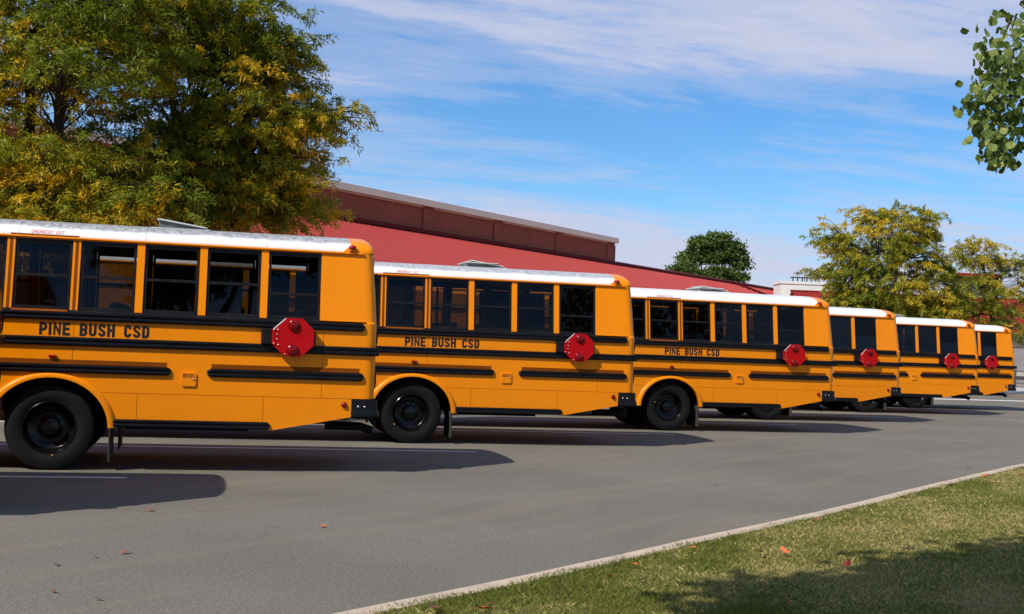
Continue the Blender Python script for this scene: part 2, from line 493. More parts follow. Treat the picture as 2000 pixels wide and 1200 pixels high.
class MB:
    """collects shapes into one mesh"""

    def __init__(s):
        s.v, s.f = [], []

    def add(s, vs, fs):
        k = len(s.v)
        s.v += [tuple(p) for p in vs]
        s.f += [tuple(i + k for i in f) for f in fs]
        return s

    def box(s, x0, x1, y0, y1, z0, z1):
        vs = [(x, y, z) for x in (x0, x1) for y in (y0, y1) for z in (z0, z1)]
        return s.add(vs, [(0, 1, 3, 2), (4, 6, 7, 5), (0, 4, 5, 1), (2, 3, 7, 6), (0, 2, 6, 4), (1, 5, 7, 3)])

    def grid(s, rows, close=False):
        n = len(rows[0])
        k = len(s.v)
        for r in rows:
            s.v += [tuple(p) for p in r]
        m = n if close else n - 1
        for i in range(len(rows) - 1):
            for j in range(m):
                a, b = k + i * n + j, k + i * n + (j + 1) % n
                s.f.append((a, b, b + n, a + n))
        return s

    def tube(s, pts, rad, seg=8, cap=True):
        rows = []
        for i, p in enumerate(pts):
            p = Vector(p)
            d = Vector(pts[min(i + 1, len(pts) - 1)]) - Vector(pts[max(i - 1, 0)])
            d.normalize()
            a = d.orthogonal().normalized() if abs(d.z) > 0.95 else d.cross(Vector((0, 0, 1))).normalized()
            b = d.cross(a)
            r = rad[i] if hasattr(rad, '__len__') else rad
            rows.append([p + a * math.cos(t) * r + b * math.sin(t) * r for t in (2 * math.pi * j / seg for j in range(seg))])
        k = len(s.v)
        s.grid(rows, True)
        if cap:
            s.f.append(tuple(range(k, k + seg)))
            e = len(s.v)
            s.f.append(tuple(range(e - seg, e)))
        return s

    def lathe_y(s, prof, seg=40, c=(0, 0, 0)):
        """prof: list of (radius, y)"""
        rows = []
        for r, y in prof:
            rows.append([(c[0] + r * math.cos(t), c[1] + y, c[2] + r * math.sin(t)) for t in (2 * math.pi * j / seg for j in range(seg))])
        return s.grid(rows, True)

    def lathe_z(s, prof, seg=20, c=(0, 0, 0)):
        rows = []
        for r, z in prof:
            rows.append([(c[0] + r * math.cos(t), c[1] + r * math.sin(t), c[2] + z) for t in (2 * math.pi * j / seg for j in range(seg))])
        return s.grid(rows, True)

    def mesh(s, name, mat, smooth=False, recalc=True, bevel=0.0, auto=None):
        me = bpy.data.meshes.new(name)
        me.from_pydata(s.v, [], s.f)
        if recalc or bevel:
            bm = bmesh.new()
            bm.from_mesh(me)
            bmesh.ops.remove_doubles(bm, verts=bm.verts, dist=1e-5)
            bmesh.ops.recalc_face_normals(bm, faces=bm.faces)
            if bevel:
                bmesh.ops.bevel(bm, geom=[e for e in bm.edges if e.is_manifold and e.calc_face_angle(0) > 0.6], offset=bevel, segments=2, affect='EDGES', profile=0.5)
            bm.to_mesh(me)
            bm.free()
        if smooth:
            me.polygons.foreach_set('use_smooth', [True] * len(me.polygons))
            if auto:
                me.set_sharp_from_angle(angle=R_(auto))
        me.materials.append(mat)
        return me

    def build(s, name, mat, parent=None, **kw):
        return link(bpy.data.objects.new(name, s.mesh(name, mat, **kw)), parent)


def prism(pts2, fn0, fn1):
    """2D outline -> closed slab between two mappings; returns verts, faces (ngon caps)"""
    n = len(pts2)
    vs = [fn0(*p) for p in pts2] + [fn1(*p) for p in pts2]
    fs = [tuple(range(n)), tuple(range(2 * n - 1, n - 1, -1))]
    fs += [(i, (i + 1) % n, n + (i + 1) % n, n + i) for i in range(n)]
    return vs, fs


def np_mesh(name, verts, loops_per_face, faces, mat, tint=None, smooth=False):
    me = bpy.data.meshes.new(name)
    nv, nf = len(verts), len(faces)
    me.vertices.add(nv)
    me.vertices.foreach_set('co', np.ascontiguousarray(verts, dtype=np.float32).ravel())
    me.loops.add(nf * loops_per_face)
    me.loops.foreach_set('vertex_index', np.ascontiguousarray(faces, dtype=np.int32).ravel())
    me.polygons.add(nf)
    me.polygons.foreach_set('loop_start', np.arange(nf, dtype=np.int32) * loops_per_face)
    me.polygons.foreach_set('loop_total', np.full(nf, loops_per_face, dtype=np.int32))
    if smooth:
        me.polygons.foreach_set('use_smooth', np.ones(nf, dtype=bool))
    if tint is not None:
        a = me.attributes.new('tint', 'FLOAT', 'POINT')
        a.data.foreach_set('value', np.ascontiguousarray(tint, dtype=np.float32))
    me.update(calc_edges=True)
    me.validate()
    me.materials.append(mat)
    return me


def copy_tree(o, parent=None):
    c = o.copy()
    col.objects.link(c)
    c.parent = parent
    for ch in list(o.children):
        copy_tree(ch, c)
    return c


# ------------------------------------------------------------------ stroke lettering
def arc(cx, cy, r, a0, a1, n=5):
    return [(cx + r * math.cos(R_(a0 + (a1 - a0) * i / n)), cy + r * math.sin(R_(a0 + (a1 - a0) * i / n))) for i in range(n + 1)]


def glyph(ch, w, t):
    h = t / 2
    x0, x1, y0, y1 = h, w - h, h, 1 - h
    r = min(0.20, (x1 - x0) * 0.5)
    mid = 0.52
    e = 0.002
    if ch == 'I':
        return [[(h, 0), (h, 1)]]
    if ch == 'P':
        return [[(x0, 0), (x0, 1)], [(x0 + h, y1)] + arc(x1 - r, y1 - r, r, 90, 0) + arc(x1 - r, 0.43 + r, r, 0, -90) + [(x0 + h, 0.43)]]
    if ch == 'R':
        return glyph('P', w, t) + [[(x0 + 0.5 * (x1 - x0), 0.43 - h), (x1, 0)]]
    if ch == 'N':
        return [[(x0 - h * .12, 0), (x0 - h * .12, 1)], [(x1 + h * .12, 0), (x1 + h * .12, 1)], [(x0, 0.9), (x1, 0.1)]]
    if ch == 'M':
        return [[(x0, 0), (x0, 1)], [(x1, 0), (x1, 1)], [(x0 + h * .4, 0.97), (w / 2, 0.3), (x1 - h * .4, 0.97)]]
    if ch == 'E':
        return [[(x0, 0), (x0, 1)], [(x0 + h, y1), (w, y1)], [(x0 + h, mid), (w * 0.92, mid)], [(x0 + h, y0), (w, y0)]]
    if ch == 'L':
        return [[(x0, 0), (x0, 1)], [(x0 + h, y0), (w, y0)]]
    if ch == 'T':
        return [[(0, y1), (w, y1)], [(w / 2, 0), (w / 2, y1 - h)]]
    if ch == 'H':
        return [[(x0, 0), (x0, 1)], [(x1, 0), (x1, 1)], [(x0 + h, mid), (x1 - h, mid)]]
    if ch == 'X':
        return [[(x0, 0), (x1, 1)], [(x1, 0), (x0, 1)]]
    if ch == 'Y':
        return [[(w / 2, 0), (w / 2, 0.45)], [(x0, 1), (w / 2, 0.45), (x1, 1)]]
    if ch == 'B':
        return [[(x0, 0), (x0, 1)], [(x0 + h, y1)] + arc(x1 - r, y1 - r, r, 90, 0) + arc(x1 - r, mid + r * .7, r, 0, -60, 3) + [(x0 + h, mid)],
                [(x1 - r * .6, mid)] + arc(x1 - r, mid - r, r, 60, 0, 3) + arc(x1 - r, y0 + r, r, 0, -90) + [(x0 + h, y0)]]
    if ch == 'D':
        return [[(x0, 0), (x0, 1)], [(x0 + h, y1)] + arc(x1 - r, y1 - r, r, 90, 0) + arc(x1 - r, y0 + r, r, 0, -90) + [(x0 + h, y0)]]
    if ch == 'U':
        return [[(x0, 1)] + arc(x0 + r, y0 + r, r, 180, 270) + arc(x1 - r, y0 + r, r, 270, 360) + [(x1, 1)]]
    if ch == 'C':
        return [[(x1, 0.66)] + arc(x1 - r, y1 - r, r, 0, 90) + arc(x0 + r, y1 - r, r, 90, 180) + arc(x0 + r, y0 + r, r, 180, 270) + arc(x1 - r, y0 + r, r, 270, 360) + [(x1, 0.34)]]
    if ch == 'G':
        return [glyph('C', w, t)[0] + [(x1, 0.48), (w / 2, 0.48)]]
    if ch == 'S':
        return [[(x1, 0.69)] + arc(x1 - r, y1 - r, r, 0, 90) + arc(x0 + r, y1 - r, r, 90, 180) + [(x0, 0.68), (x0 + 0.06, 0.58), (x1 - 0.06, 0.42), (x1, 0.32)]
                + arc(x1 - r, y0 + r, r, 0, -90) + arc(x0 + r, y0 + r, r, 270, 180) + [(x0, 0.31)]]
    return []


def text_mesh(mb, items, mapf, t=0.19):
    """items: (char, x, width, z0, height); mapf(x, z, lift) -> local point"""
    for ch, X, W, z0, H in items:
        w = W / H
        for si, path in enumerate(glyph(ch, w, t)):
            P = [Vector(p) for p in path]
            Q = [P[0]]
            for p in P[1:]:
                if (p - Q[-1]).length > 1e-4:
                    Q.append(p)
            left, right = [], []
            for i, p in enumerate(Q):
                d0 = (Q[i] - Q[i - 1]).normalized() if i > 0 else (Q[1] - Q[0]).normalized()
                d1 = (Q[i + 1] - Q[i]).normalized() if i < len(Q) - 1 else d0
                n0, n1 = Vector((-d0.y, d0.x)), Vector((-d1.y, d1.x))
                m = n0 + n1
                if m.length < 1e-3:
                    m = n0
                m.normalize()
                k = 1 / max(0.5, m.dot(n0))
                tt = t * (0.72 if ch == 'N' else 1)
                left.append(p + m * k * tt / 2)
                right.append(p - m * k * tt / 2)
            lift = 0.0018 + 0.0004 * si
            rows = [[mapf(X + q.x * H, z0 + q.y * H, lift) for q in side] for side in (left, right)]
            mb.grid(rows)


def layout(words, x, gap_word, widths, h, z0, sp):
    items = []
    for wd in words:
        for ch in wd:
            W = widths.get(ch, widths['*'])
            items.append((ch, x, W, z0, h))
            x += W + sp
        x += gap_word - sp
    return items


# ------------------------------------------------------------------ the school bus
UC, HW = 3.8, 1.2            # origin: under the rear axle, on the centre line


def ins(z):
    return 0.0 if z <= 1.86 else 0.030 + (min(z, 2.75) - 1.88) / 0.855 * 0.105 if z > 1.88 else 0.03 * (z - 1.86) / 0.02


def S(u, z, d=0.0):
    """point on the near side: u metres ahead of the rear, z up, d inwards"""
    return (UC - u, -HW + ins(z) + d, z)


ARCH_U, ARCH_Z, ARCH_A, ARCH_B = 3.80, 0.50, 0.67, 0.60
FA_U = 9.05


def arch_pts(uc, a, b, ua, ub, n=18, zc=ARCH_Z):
    out = []
    for i in range(n + 1):
        u = ua + (ub - ua) * i / n
        q = max(0.0, 1 - ((u - uc) / a) ** 2)
        out.append((u, zc + b * math.sqrt(q)))
    return out


def arch_arc(uc, a, b, z0, n=26, z_c=ARCH_Z):
    """arch outline from the rear foot (u small) over the top to the front foot"""
    ph = math.asin(max(-1, min(1, (z0 - z_c) / b)))
    return [(uc - a * math.cos(ph + (math.pi - 2 * ph) * i / n), z_c + b * math.sin(ph + (math.pi - 2 * ph) * i / n)) for i in range(n + 1)]


def slab(pts, d0, d1, bevel=0.0):
    mb = MB()
    vs, fs = prism(pts, lambda u, z: S(u, z, d0), lambda u, z: S(u, z, d1))
    mb.add(vs, fs)
    return mb


BODY_L = 8.75
SEAM = 0.929
WIN_Z0, WIN_Z1 = 1.885, 2.712
NWIN = 10
win_u = [(0.717, 1.356)] + [(1.448 + 0.73 * i, 2.086 + 0.73 * i) for i in range(NWIN - 1)]


def rail_mesh(u0, u1, z, h=0.1, dep=0.036, square0=False):
    prof = [(-.5, 0), (-.5, .55), (-.42, .86), (-.30, 1), (-.16, .95), (-.07, .72), (.07, .72), (.16, .95), (.30, 1), (.42, .86), (.5, .55), (.5, 0)]
    r = h / 2
    us = []
    if square0:
        us.append((u0, 1.0))
    else:
        us += [(u0 + r * (1 - math.cos(a)), max(0.12, math.sin(a))) for a in (0.12, 0.45, 0.8, 1.15, 1.5708)]
    us += [(u1 - r * (1 - math.cos(a)), max(0.12, math.sin(a))) for a in (1.5708, 1.15, 0.8, 0.45, 0.12)]
    rows = []
    for u, k in us:
        rows.append([S(u, z + p * h * k, 0) for p, q in prof])
        rows[-1] = [(a, -HW - 0.002 - q * dep * (0.35 + 0.65 * k), c) for (a, b, c), (p, q) in zip(rows[-1], prof)]
    mb = MB().grid(rows)
    n = len(prof)
    mb.f.append(tuple(range(n)))
    mb.f.append(tuple(range(len(mb.v) - n, len(mb.v))))
    return mb


def lens_mb(u, z, r, dep, d0=0.0, sq=1.0):
    """dome on the bus side"""
    prof = [(r, 0), (r, -dep * .35), (r * .86, -dep * .72), (r * .55, -dep * .95), (0.001, -dep)]
    mb = MB()
    c = S(u, z, d0)
    rows = []
    for rr, y in prof:
        rows.append([(c[0] + rr * sq * math.cos(t), c[1] + y, c[2] + rr * math.sin(t)) for t in (2 * math.pi * j / 20 for j in range(20))])
    return mb.grid(rows, True)


def build_bus():
    root = empty('school_bus', (0, 0, 0))
    Y = M['yellow']

    # --- lower body core (both sides), floor, front wall, hood
    b = MB()
    for sgn in (1, -1):
        rear = [(0.13, 1.86), (0.13, SEAM), (0.30, SEAM), (0.30, 0.70), (1.236, 0.535)]
        out = rear + arch_arc(ARCH_U, ARCH_A, ARCH_B, 0.535) + [(BODY_L, 0.535), (BODY_L, 1.86)]
        vs, fs = prism(out, lambda u, z: (UC - u, sgn * (-HW + 0.014), z), lambda u, z: (UC - u, sgn * (-HW + 0.05), z))
        b.add(vs, fs)
    b.box(UC - BODY_L, UC - BODY_L + 0.04, -HW + 0.051, HW - 0.051, 0.981, 1.9)
    b.build('body', Y, root)
    fl_ = MB()
    for xa, xb, hw in ((UC - BODY_L, -0.75, HW - .06), (-0.75, 0.75, 0.33), (0.75, UC - .14, HW - .06)):
        fl_.box(xa, xb, -hw, hw, 0.93, 0.98)
    for sg in (-1, 1):
        fl_.box(-0.75, 0.75, min(sg * .33, sg * (HW - .06)), max(sg * .33, sg * (HW - .06)), 1.12, 1.16)
    fl_.build('floor', M['floor'], root)
    hd = MB()
    for i, (x0, zt, hw, zb) in enumerate(((BODY_L + .002, 1.62, 1.10, .62), (BODY_L + .7, 1.55, 1.04, .62), (BODY_L + 1.35, 1.38, .95, .62), (BODY_L + 1.5, 1.2, .9, .66))):
        pass
    rows = []
    for x0, zt, hw, zb in ((BODY_L + .003, 1.62, 1.12, .95), (BODY_L + .7, 1.56, 1.06, .95), (BODY_L + 1.35, 1.40, .96, .75), (BODY_L + 1.55, 1.15, .88, .70)):
        rows.append([(UC - x0, -hw, zb), (UC - x0, -hw, zt - .2), (UC - x0, -hw * .8, zt), (UC - x0, hw * .8, zt), (UC - x0, hw, zt - .2), (UC - x0, hw, zb)])
    hd.grid(rows)
    hd.f.append(tuple(range(6)))
    hd.f.append(tuple(range(len(hd.v) - 6, len(hd.v))))
    hd.build('hood', Y, root, smooth=True, auto=30)

    # --- side panels above the skirt seam, with real seams between them
    g = 0.003
    cuts = [0.13, 0.664, 3.576, 6.45, BODY_L]
    for i in range(4):
        a, e = cuts[i] + (g if i else 0), cuts[i + 1] - g
        pts = [(a, 1.858), (a, SEAM)]
        # follow the wheel arch where it bites into this panel
        k = ARCH_A * math.sqrt(1 - ((SEAM - ARCH_Z) / ARCH_B) ** 2)
        lo, hi = ARCH_U - k, ARCH_U + k
        n0, n1 = max(a, lo), min(e, hi)
        if n1 > n0:
            if n0 > a:
                pts.append((n0, SEAM))
            seg = arch_pts(ARCH_U, ARCH_A, ARCH_B, n0, n1, 20)
            if abs(n0 - lo) < 1e-6:
                seg = seg[1:]
            if abs(n1 - hi) < 1e-6:
                seg = seg[:-1]
            if n0 == a:
                pts[-1] = seg[0]
                seg = seg[1:]
            pts += seg
            if n1 < e:
                pts += [(n1, SEAM), (e, SEAM)]
        else:
            pts.append((e, SEAM))
        pts.append((e, 1.858))
        slab(pts, 0.0, 0.013).build('side_panel', Y, root)
    # skirt panels
    kk = ARCH_A
    rear_sk = [[(0.290, SEAM - 0.006), (0.290, 0.702), (1.236, 0.523), (1.358 - g, 0.523), (1.358 - g, SEAM - 0.006)],
               [(1.358 + g, SEAM - 0.006), (1.358 + g, 0.523), (2.828 - g, 0.523), (2.828 - g, SEAM - 0.006)]]
    a1 = [p for p in arch_arc(ARCH_U, ARCH_A, ARCH_B, 0.523, 40) if p[1] <= SEAM - 0.006]
    left = [p for p in a1 if p[0] < ARCH_U]
    right = [p for p in a1 if p[0] > ARCH_U]
    rear_sk.append([(2.828 + g, SEAM - 0.006), (2.828 + g, 0.523)] + left + [(left[-1][0] + .01, SEAM - 0.006)])
    rear_sk.append([(right[0][0] - .01, SEAM - 0.006)] + right + [(6.0 - g, 0.523), (6.0 - g, SEAM - 0.006)])
    rear_sk.append([(6.0 + g, SEAM - 0.006), (6.0 + g, 0.523), (8.2, 0.523), (8.2, SEAM - 0.006)])
    for pts in rear_sk:
        slab(pts, 0.0015, 0.013).build('skirt_panel', Y, root)

    # --- rivets: small domes along the seams
    rv = MB()

    def rivet(u, z, r=0.0075):
        c = S(u, z, 0.0)
        k = len(rv.v)
        rv.v += [(c[0] + r * math.cos(t), c[1], c[2] + r * math.sin(t)) for t in (math.pi / 3 * j for j in range(6))]
        rv.v.append((c[0], c[1] - r * 0.55, c[2]))
        rv.f += [(k + j, k + (j + 1) % 6, k + 6) for j in range(6)]
    for i in range(22):
        u = 0.34 + 0.135 * i
        if u < 3.05:
            rivet(u, SEAM - 0.028)
    for u in (0.75, 1.33, 1.39, 2.1, 2.80, 2.86):
        rivet(u, 0.78)
    for z in (1.0, 1.13, 1.40, 1.62, 1.72):
        rivet(0.69, z)
        rivet(0.20, z - .03)
    for z in (2.0, 2.15, 2.3, 2.42, 2.6):
        rivet(0.20, z)
    for z in (2.06, 2.24, 2.46, 2.62):
        rivet(0.66, z)
    for u in (0.32, 0.45, 0.56):
        rivet(u, 1.90)
    for u in (0.25, 0.31, 0.37):
        rivet(u, 2.56)
    rivet(0.5, 2.6)
    rv.build('rivet', Y, root, smooth=True)['kind'] = 'stuff'

    # --- rear end with rounded corners
    def u_r(z):
        return 0.0 if z < 1.85 else 0.062 * ((z - 1.85) / 0.88) ** 1.2
    zs = [0.93, 1.3, 1.7, 1.86, 1.88, 2.1, 2.3, 2.5, 2.62, 2.735]
    rows = []
    cr = 0.12
    for z in zs:
        u0, y0 = u_r(z), -HW + ins(z)
        row = []
        for j in range(8):
            a = j / 7 * math.pi / 2
            row.append((UC - (u0 + cr - cr * math.sin(a)) - (0.018 if j == 0 else 0), y0 + cr - cr * math.cos(a), z))
        rows.append(row + [(x, -y, zz) for x, y, zz in reversed(row)])
    rr = MB().grid(rows)
    rr.build('rear_wall', Y, root, smooth=True, auto=40)
    # black rear window band and emergency door on the rear wall
    for y0, y1 in ((-0.98, -0.52), (0.52, 0.98)):
        MB().box(UC - 0.02, UC + 0.004 - u_r(2.0), y0, y1, 2.02, 2.5).build('rear_window', M['frame'], root)
    dr = MB().box(UC - 0.03, UC + 0.012, -0.45, 0.45, 0.99, 1.84)
    door = dr.build('emergency_door', Y, root, bevel=0.012)
    MB().box(UC - 0.05, UC + 0.008 - u_r(2.2), -0.36, 0.36, 1.95, 2.5).build('door_window', M['frame'], door)
    MB().box(UC + 0.012, UC + 0.05, 0.30, 0.40, 1.38, 1.42).build('handle', M['black'], door)
    for sy in (-1, 1):
        lb = MB()
        lb.lathe_z([(0.001, 0.018), (0.07, 0.016), (0.095, 0.008), (0.10, 0.0)], 20)
        me = lb.mesh('tail_light', M['red_lens'], smooth=True)
        for zz in (1.71, 1.17):
            o = link(bpy.data.objects.new('tail_light', me), root)
            o.location = (UC - 0.001, sy * 0.98, zz)
            o.rotation_euler = (0, R_(90), 0)
            rg = MB().lathe_z([(0.10, 0.0), (0.10, 0.02), (0.118, 0.02), (0.122, 0.0)], 20).build('lamp_ring', M['black'], o, smooth=True, auto=40)
        for zz in (2.64,):
            o = link(bpy.data.objects.new('warning_light', me), root)
            o.location = (UC - 0.045, sy * 0.78, zz)
            o.rotation_euler = (0, R_(90), 0)

    # --- roof shell and yellow rear cap
    YW, B = HW - 0.135, 0.246

    def roof_pt(s, scale=1.0):
        t = math.pi * s
        c, q = math.cos(t), max(0.0, math.sin(t))
        e = 2 / 2.35
        return (-YW * math.copysign(abs(c) ** e, c), 2.738 + B * scale * q ** e)
    ns = 36
    ss = [0.5 - 0.5 * math.cos(math.pi * i / ns) for i in range(ns + 1)]

    def border(s):
        q = min(s, 1 - s)
        return 0.47 - 0.115 * min(1, q / 0.12) ** 0.8
    fronts = [BODY_L + .05, 7.6, 6.4, 5.1, 4.25, 2.84, 1.4, 0.9]
    rows = [[(UC - u, *roof_pt(s)) for s in ss] for u in fronts] + [[(UC - border(s), *roof_pt(s)) for s in ss]]
    rf = MB().grid(rows)
    k = len(rf.v)
    roof = rf.build('roof', M['roof_clean'], root, smooth=True)
    fw = MB().grid([[(UC - BODY_L - .05, *roof_pt(s)) for s in ss], [(UC - BODY_L - .05, roof_pt(s)[0], 1.86) for s in ss]])
    fw.build('front_wall', Y, root)
    sm = MB()
    for u in (1.40, 2.83, 4.26, 5.7, 7.1):
        for i in range(ns):
            p, q = roof_pt(ss[i]), roof_pt(ss[i + 1])
            nz = 0.0035
            sm.grid([[(UC - u - .012, p[0] * 1.0025, p[1] + nz), (UC - u + .012, p[0] * 1.0025, p[1] + nz)], [(UC - u - .012, q[0] * 1.0025, q[1] + nz), (UC - u + .012, q[0] * 1.0025, q[1] + nz)]])
    sm.build('roof_seam', M['roof_clean'], roof, smooth=True)
    rows = [[(UC - border(s), *roof_pt(s)) for s in ss]]
    for u, dd in ((0.19, 0.0), (0.14, 0.05), (0.105, 0.16), (0.082, 0.30), (0.067, 0.46), (0.062, 0.62)):
        row = []
        for s in ss:
            y, z = roof_pt(s, 1 - dd * 0.75)
            edge = (1 - min(1, min(s, 1 - s) / 0.10))
            row.append((UC - u, y * (1 - dd * 0.10), z))
        rows.append(row)
    rows.append([(UC - 0.064, r[1] * 0.97, 2.736) for r in rows[-1]])
    MB().grid(rows).build('roof_end_cap', Y, root, smooth=True, auto=50)
    # ceiling lining
    MB().grid([[(UC - u, roof_pt(s)[0] * 0.97, roof_pt(s)[1] - 0.03) for s in ss] for u in (BODY_L, 0.15)]).build('ceiling', M['lining'], root, smooth=True)
    MB().box(UC - 0.2, UC - 0.19, -HW + .15, HW - .15, 0.985, 2.72).build('rear_lining', M['lining'], root)

    # --- drip rail
    dmb = MB()
    dmb.grid([[S(u, 2.748, -0.006), S(u, 2.746, -0.030), S(u, 2.728, -0.032), S(u, 2.724, -0.012), S(u, 2.724, 0.004)] for u in (0.197, 3.0, 6.0, BODY_L)])
    dmb.build('drip_rail', Y, root)

    # --- upper side: header, sill, quarter panel, pillars
    def upper(name, u0, u1, z0, z1, d0, d1, mat):
        return slab([(u0, z1), (u0, z0), (u1, z0), (u1, z1)], d0, d1).build(name, mat, root)
    upper('window_header', 0.717, BODY_L, WIN_Z1, 2.737, 0.004, 0.05, Y)
    slab([(0.717, WIN_Z0), (0.717, 1.864), (BODY_L, 1.864), (BODY_L, WIN_Z0)], 0.001, 0.05).build('window_sill', M['frame'], root)
    # quarter panel follows the leaning rear edge
    qp = MB()
    zz = [1.880, 2.1, 2.3, 2.5, 2.736]
    qo = [S(u_r(z) + 0.135, z, 0.0) for z in zz]
    qf = [S(0.716, z, 0.0) for z in zz]
    qp.grid([qo, qf])
    qi = [S(u_r(z) + 0.135, z, 0.02) for z in zz]
    qj = [S(0.716, z, 0.02) for z in zz]
    qp.grid([qf, qj])
    qp.grid([qi, qo])
    qp.grid([[qo[0], qf[0]], [qi[0], qj[0]]])
    qp.grid([qj, qi])
    qp.build('quarter_panel', Y, root)
    # seam lines of the rear corner posts
    pm = None
    for i in range(NWIN - 1):
        a, e = win_u[i][1], win_u[i + 1][0]
        pl = slab([(a + .002, WIN_Z1), (a + .002, WIN_Z0), (e - .002, WIN_Z0), (e - .002, WIN_Z1)], -0.004, 0.05).build('window_pillar', Y, root)
        if i in (3, 4):
            c = (a + e) / 2
            slab([(c - .017, WIN_Z1 - .004), (c - .017, WIN_Z0 + .004), (c + .017, WIN_Z0 + .004), (c + .017, WIN_Z1 - .004)], -0.0065, -0.0042).build('reflective_tape', M['tape'], pl)
    upper('window_pillar', win_u[-1][1] + .002, BODY_L, WIN_Z0, WIN_Z1, -0.004, 0.05, Y)
    for i, (u0, u1) in enumerate(win_u):
        fr = MB()
        zb, zt = WIN_Z0 + .004, WIN_Z1 - .002
        zm = {0: 2.19}.get(i, 2.285)
        th = 0.030

        def bar(a, b_, c, d, d0, d1):
            vs, fs = prism([(a, d), (a, c), (b_, c), (b_, d)], lambda u, z: S(u, z, d0), lambda u, z: S(u, z, d1))
            fr.add(vs, fs)
        ua, ub = u0 + .003, u1 - .003
        bar(ua, ua + th, zb, zt, 0.012, 0.04)
        bar(ub - th, ub, zb, zt, 0.012, 0.04)
        bar(ua + th, ub - th, zt - .05, zt, 0.010, 0.04)
        bar(ua + th, ub - th, zb, zb + .035, 0.008, 0.04)
        bar(ua + th, ub - th, zm - .017, zm + .017, 0.009, 0.038)
        w = fr.build('window', M['frame'], root)
        for c, d, dd in ((zb + .035, zm - .017, 0.022), (zm + .017, zt - .05, 0.026)):
            vs, fs = prism([(ua + th, d), (ua + th, c), (ub - th, c), (ub - th, d)], lambda u, z: S(u, z, dd), lambda u, z: S(u, z, dd + .004))
            p = MB()
            p.add(vs[:4], fs[:1])
            p.build('pane', M['glass'], w)

    # --- rub rails and reflective tape
    rails = [('rub_rail', rail_mesh(0.158, BODY_L, 1.811)), ('rub_rail', rail_mesh(-0.004, BODY_L, 1.516, 0.106, 0.036, True)),
             ('rub_rail', rail_mesh(0.150, 2.038, 1.197)), ('rub_rail', rail_mesh(2.451, BODY_L, 1.197)),
             ('rub_rail', rail_mesh(1.266, 3.100, 0.572, 0.095))]
    for n, r in rails:
        r.build(n, M['black'], root, smooth=True, auto=50)
    MB().box(UC - 0.02, UC + 0.028, -HW - .03, HW + .03, 1.465, 1.567).build('rear_rub_rail', M['black'], root, bevel=0.012)

    def tape(u0, u1, z0, z1, d=-0.0025):
        slab([(u0, z1), (u0, z0), (u1, z0), (u1, z1)], d, d + 0.002).build('reflective_tape', M['tape'], root)
    tape(0.208, 1.987, 1.250, 1.303)
    tape(2.505, 7.4, 1.250, 1.303)
    w4 = win_u[4]
    slab([(w4[0] + .02, 1.8845), (w4[0] + .02, 1.8625), (w4[1] - .0, 1.8625), (w4[1] - .0, 1.8845)], -0.006, -0.0035).build('reflective_tape', M['tape'], root)
    slab([(w4[0] - .06, 2.766), (w4[0] - .06, 2.750), (w4[1] + .06, 2.750), (w4[1] + .06, 2.766)], -0.005, -0.002).build('reflective_tape', M['tape'], root)

    # --- wheel arch trim
    ro = arch_arc(ARCH_U, ARCH_A + .075, ARCH_B + .052, 0.515, 36)
    rm = arch_arc(ARCH_U, ARCH_A + .03, ARCH_B + .022, 0.515, 36)
    ri = arch_arc(ARCH_U, ARCH_A - .012, ARCH_B - .010, 0.515, 36)
    rows = [[S(u, z, -0.001) for u, z in ro], [S(u, z, -0.022) for u, z in arch_arc(ARCH_U, ARCH_A + .062, ARCH_B + .044, 0.515, 36)],
            [S(u, z, -0.040) for u, z in rm], [S(u, z, -0.036) for u, z in ri], [S(u, z, 0.05) for u, z in ri]]
    MB().grid(rows).build('wheel_arch', Y, root, smooth=True, auto=60)
    wl = MB()
    aw = arch_arc(ARCH_U, ARCH_A - .003, ARCH_B - .002, 0.515, 28)
    wl.grid([[S(u, z, 0.051) for u, z in aw], [S(u, z, 0.85) for u, z in aw]])
    wl.add([S(u, z, 0.85) for u, z in aw], [tuple(range(len(aw)))])
    wl.build('wheel_well', M['chassis'], root)

    # --- lettering, fuel door, lamps
    tm = MB()
    h = 0.150
    wd = {'I': 0.034, '*': 0.087, 'P': 0.087, 'E': 0.083, 'C': 0.083, 'S': 0.086, 'D': 0.083}
    zt = 1.583

    def mapf(x, z, l):
        return S(3.957 - x, z, -l)
    its = []
    for word, x0, x1 in (('PINE', 0.0, 0.340), ('BUSH', 0.447, 0.843), ('CSD', 0.947, 1.234)):
        tot = sum(wd.get(c, wd['*']) for c in word)
        gp = (x1 - x0 - tot) / (len(word) - 1)
        x = x0
        for c in word:
            W = wd.get(c, wd['*'])
            its.append((c, x, W, zt, h))
            x += W + gp
        tm = MB()
        text_mesh(tm, its, mapf, 0.215)
        tm.build('lettering', M['ink'], root, recalc=False)
        its = []
    em = MB()
    its = layout(['EMERGENCY', 'EXIT'], 0.0, 0.026, {'*': 0.0215, 'I': 0.006, 'M': 0.026}, 0.040, 2.777, 0.0065)
    y_r = {}

    def mape(x, z, l):
        # on the lower curve of the roof
        lo = 0.0
        best = min(range(400), key=lambda i: abs(roof_pt(i / 1200)[1] - z))
        return (UC - 4.113 + x, roof_pt(best / 1200)[0] - l - .001, z)
    text_mesh(em, its, mape, 0.16)
    em.build('exit_lettering', M['red_ink'], root, recalc=False)

    fz, fu, fs_ = 1.112, 2.243, 0.086
    pts = []
    for cx, cz, a0 in ((1, 1, 0), (-1, 1, 90), (-1, -1, 180), (1, -1, 270)):
        pts += [(fu - (cx * (fs_ - .028) + x_), fz + cz * (fs_ - .028) + z_) for x_, z_ in arc(0, 0, 0.028, a0, a0 + 90, 4)]
    fd = slab(pts, -0.018, 0.001).build('fuel_door', Y, root, bevel=0.004)
    dm = MB()
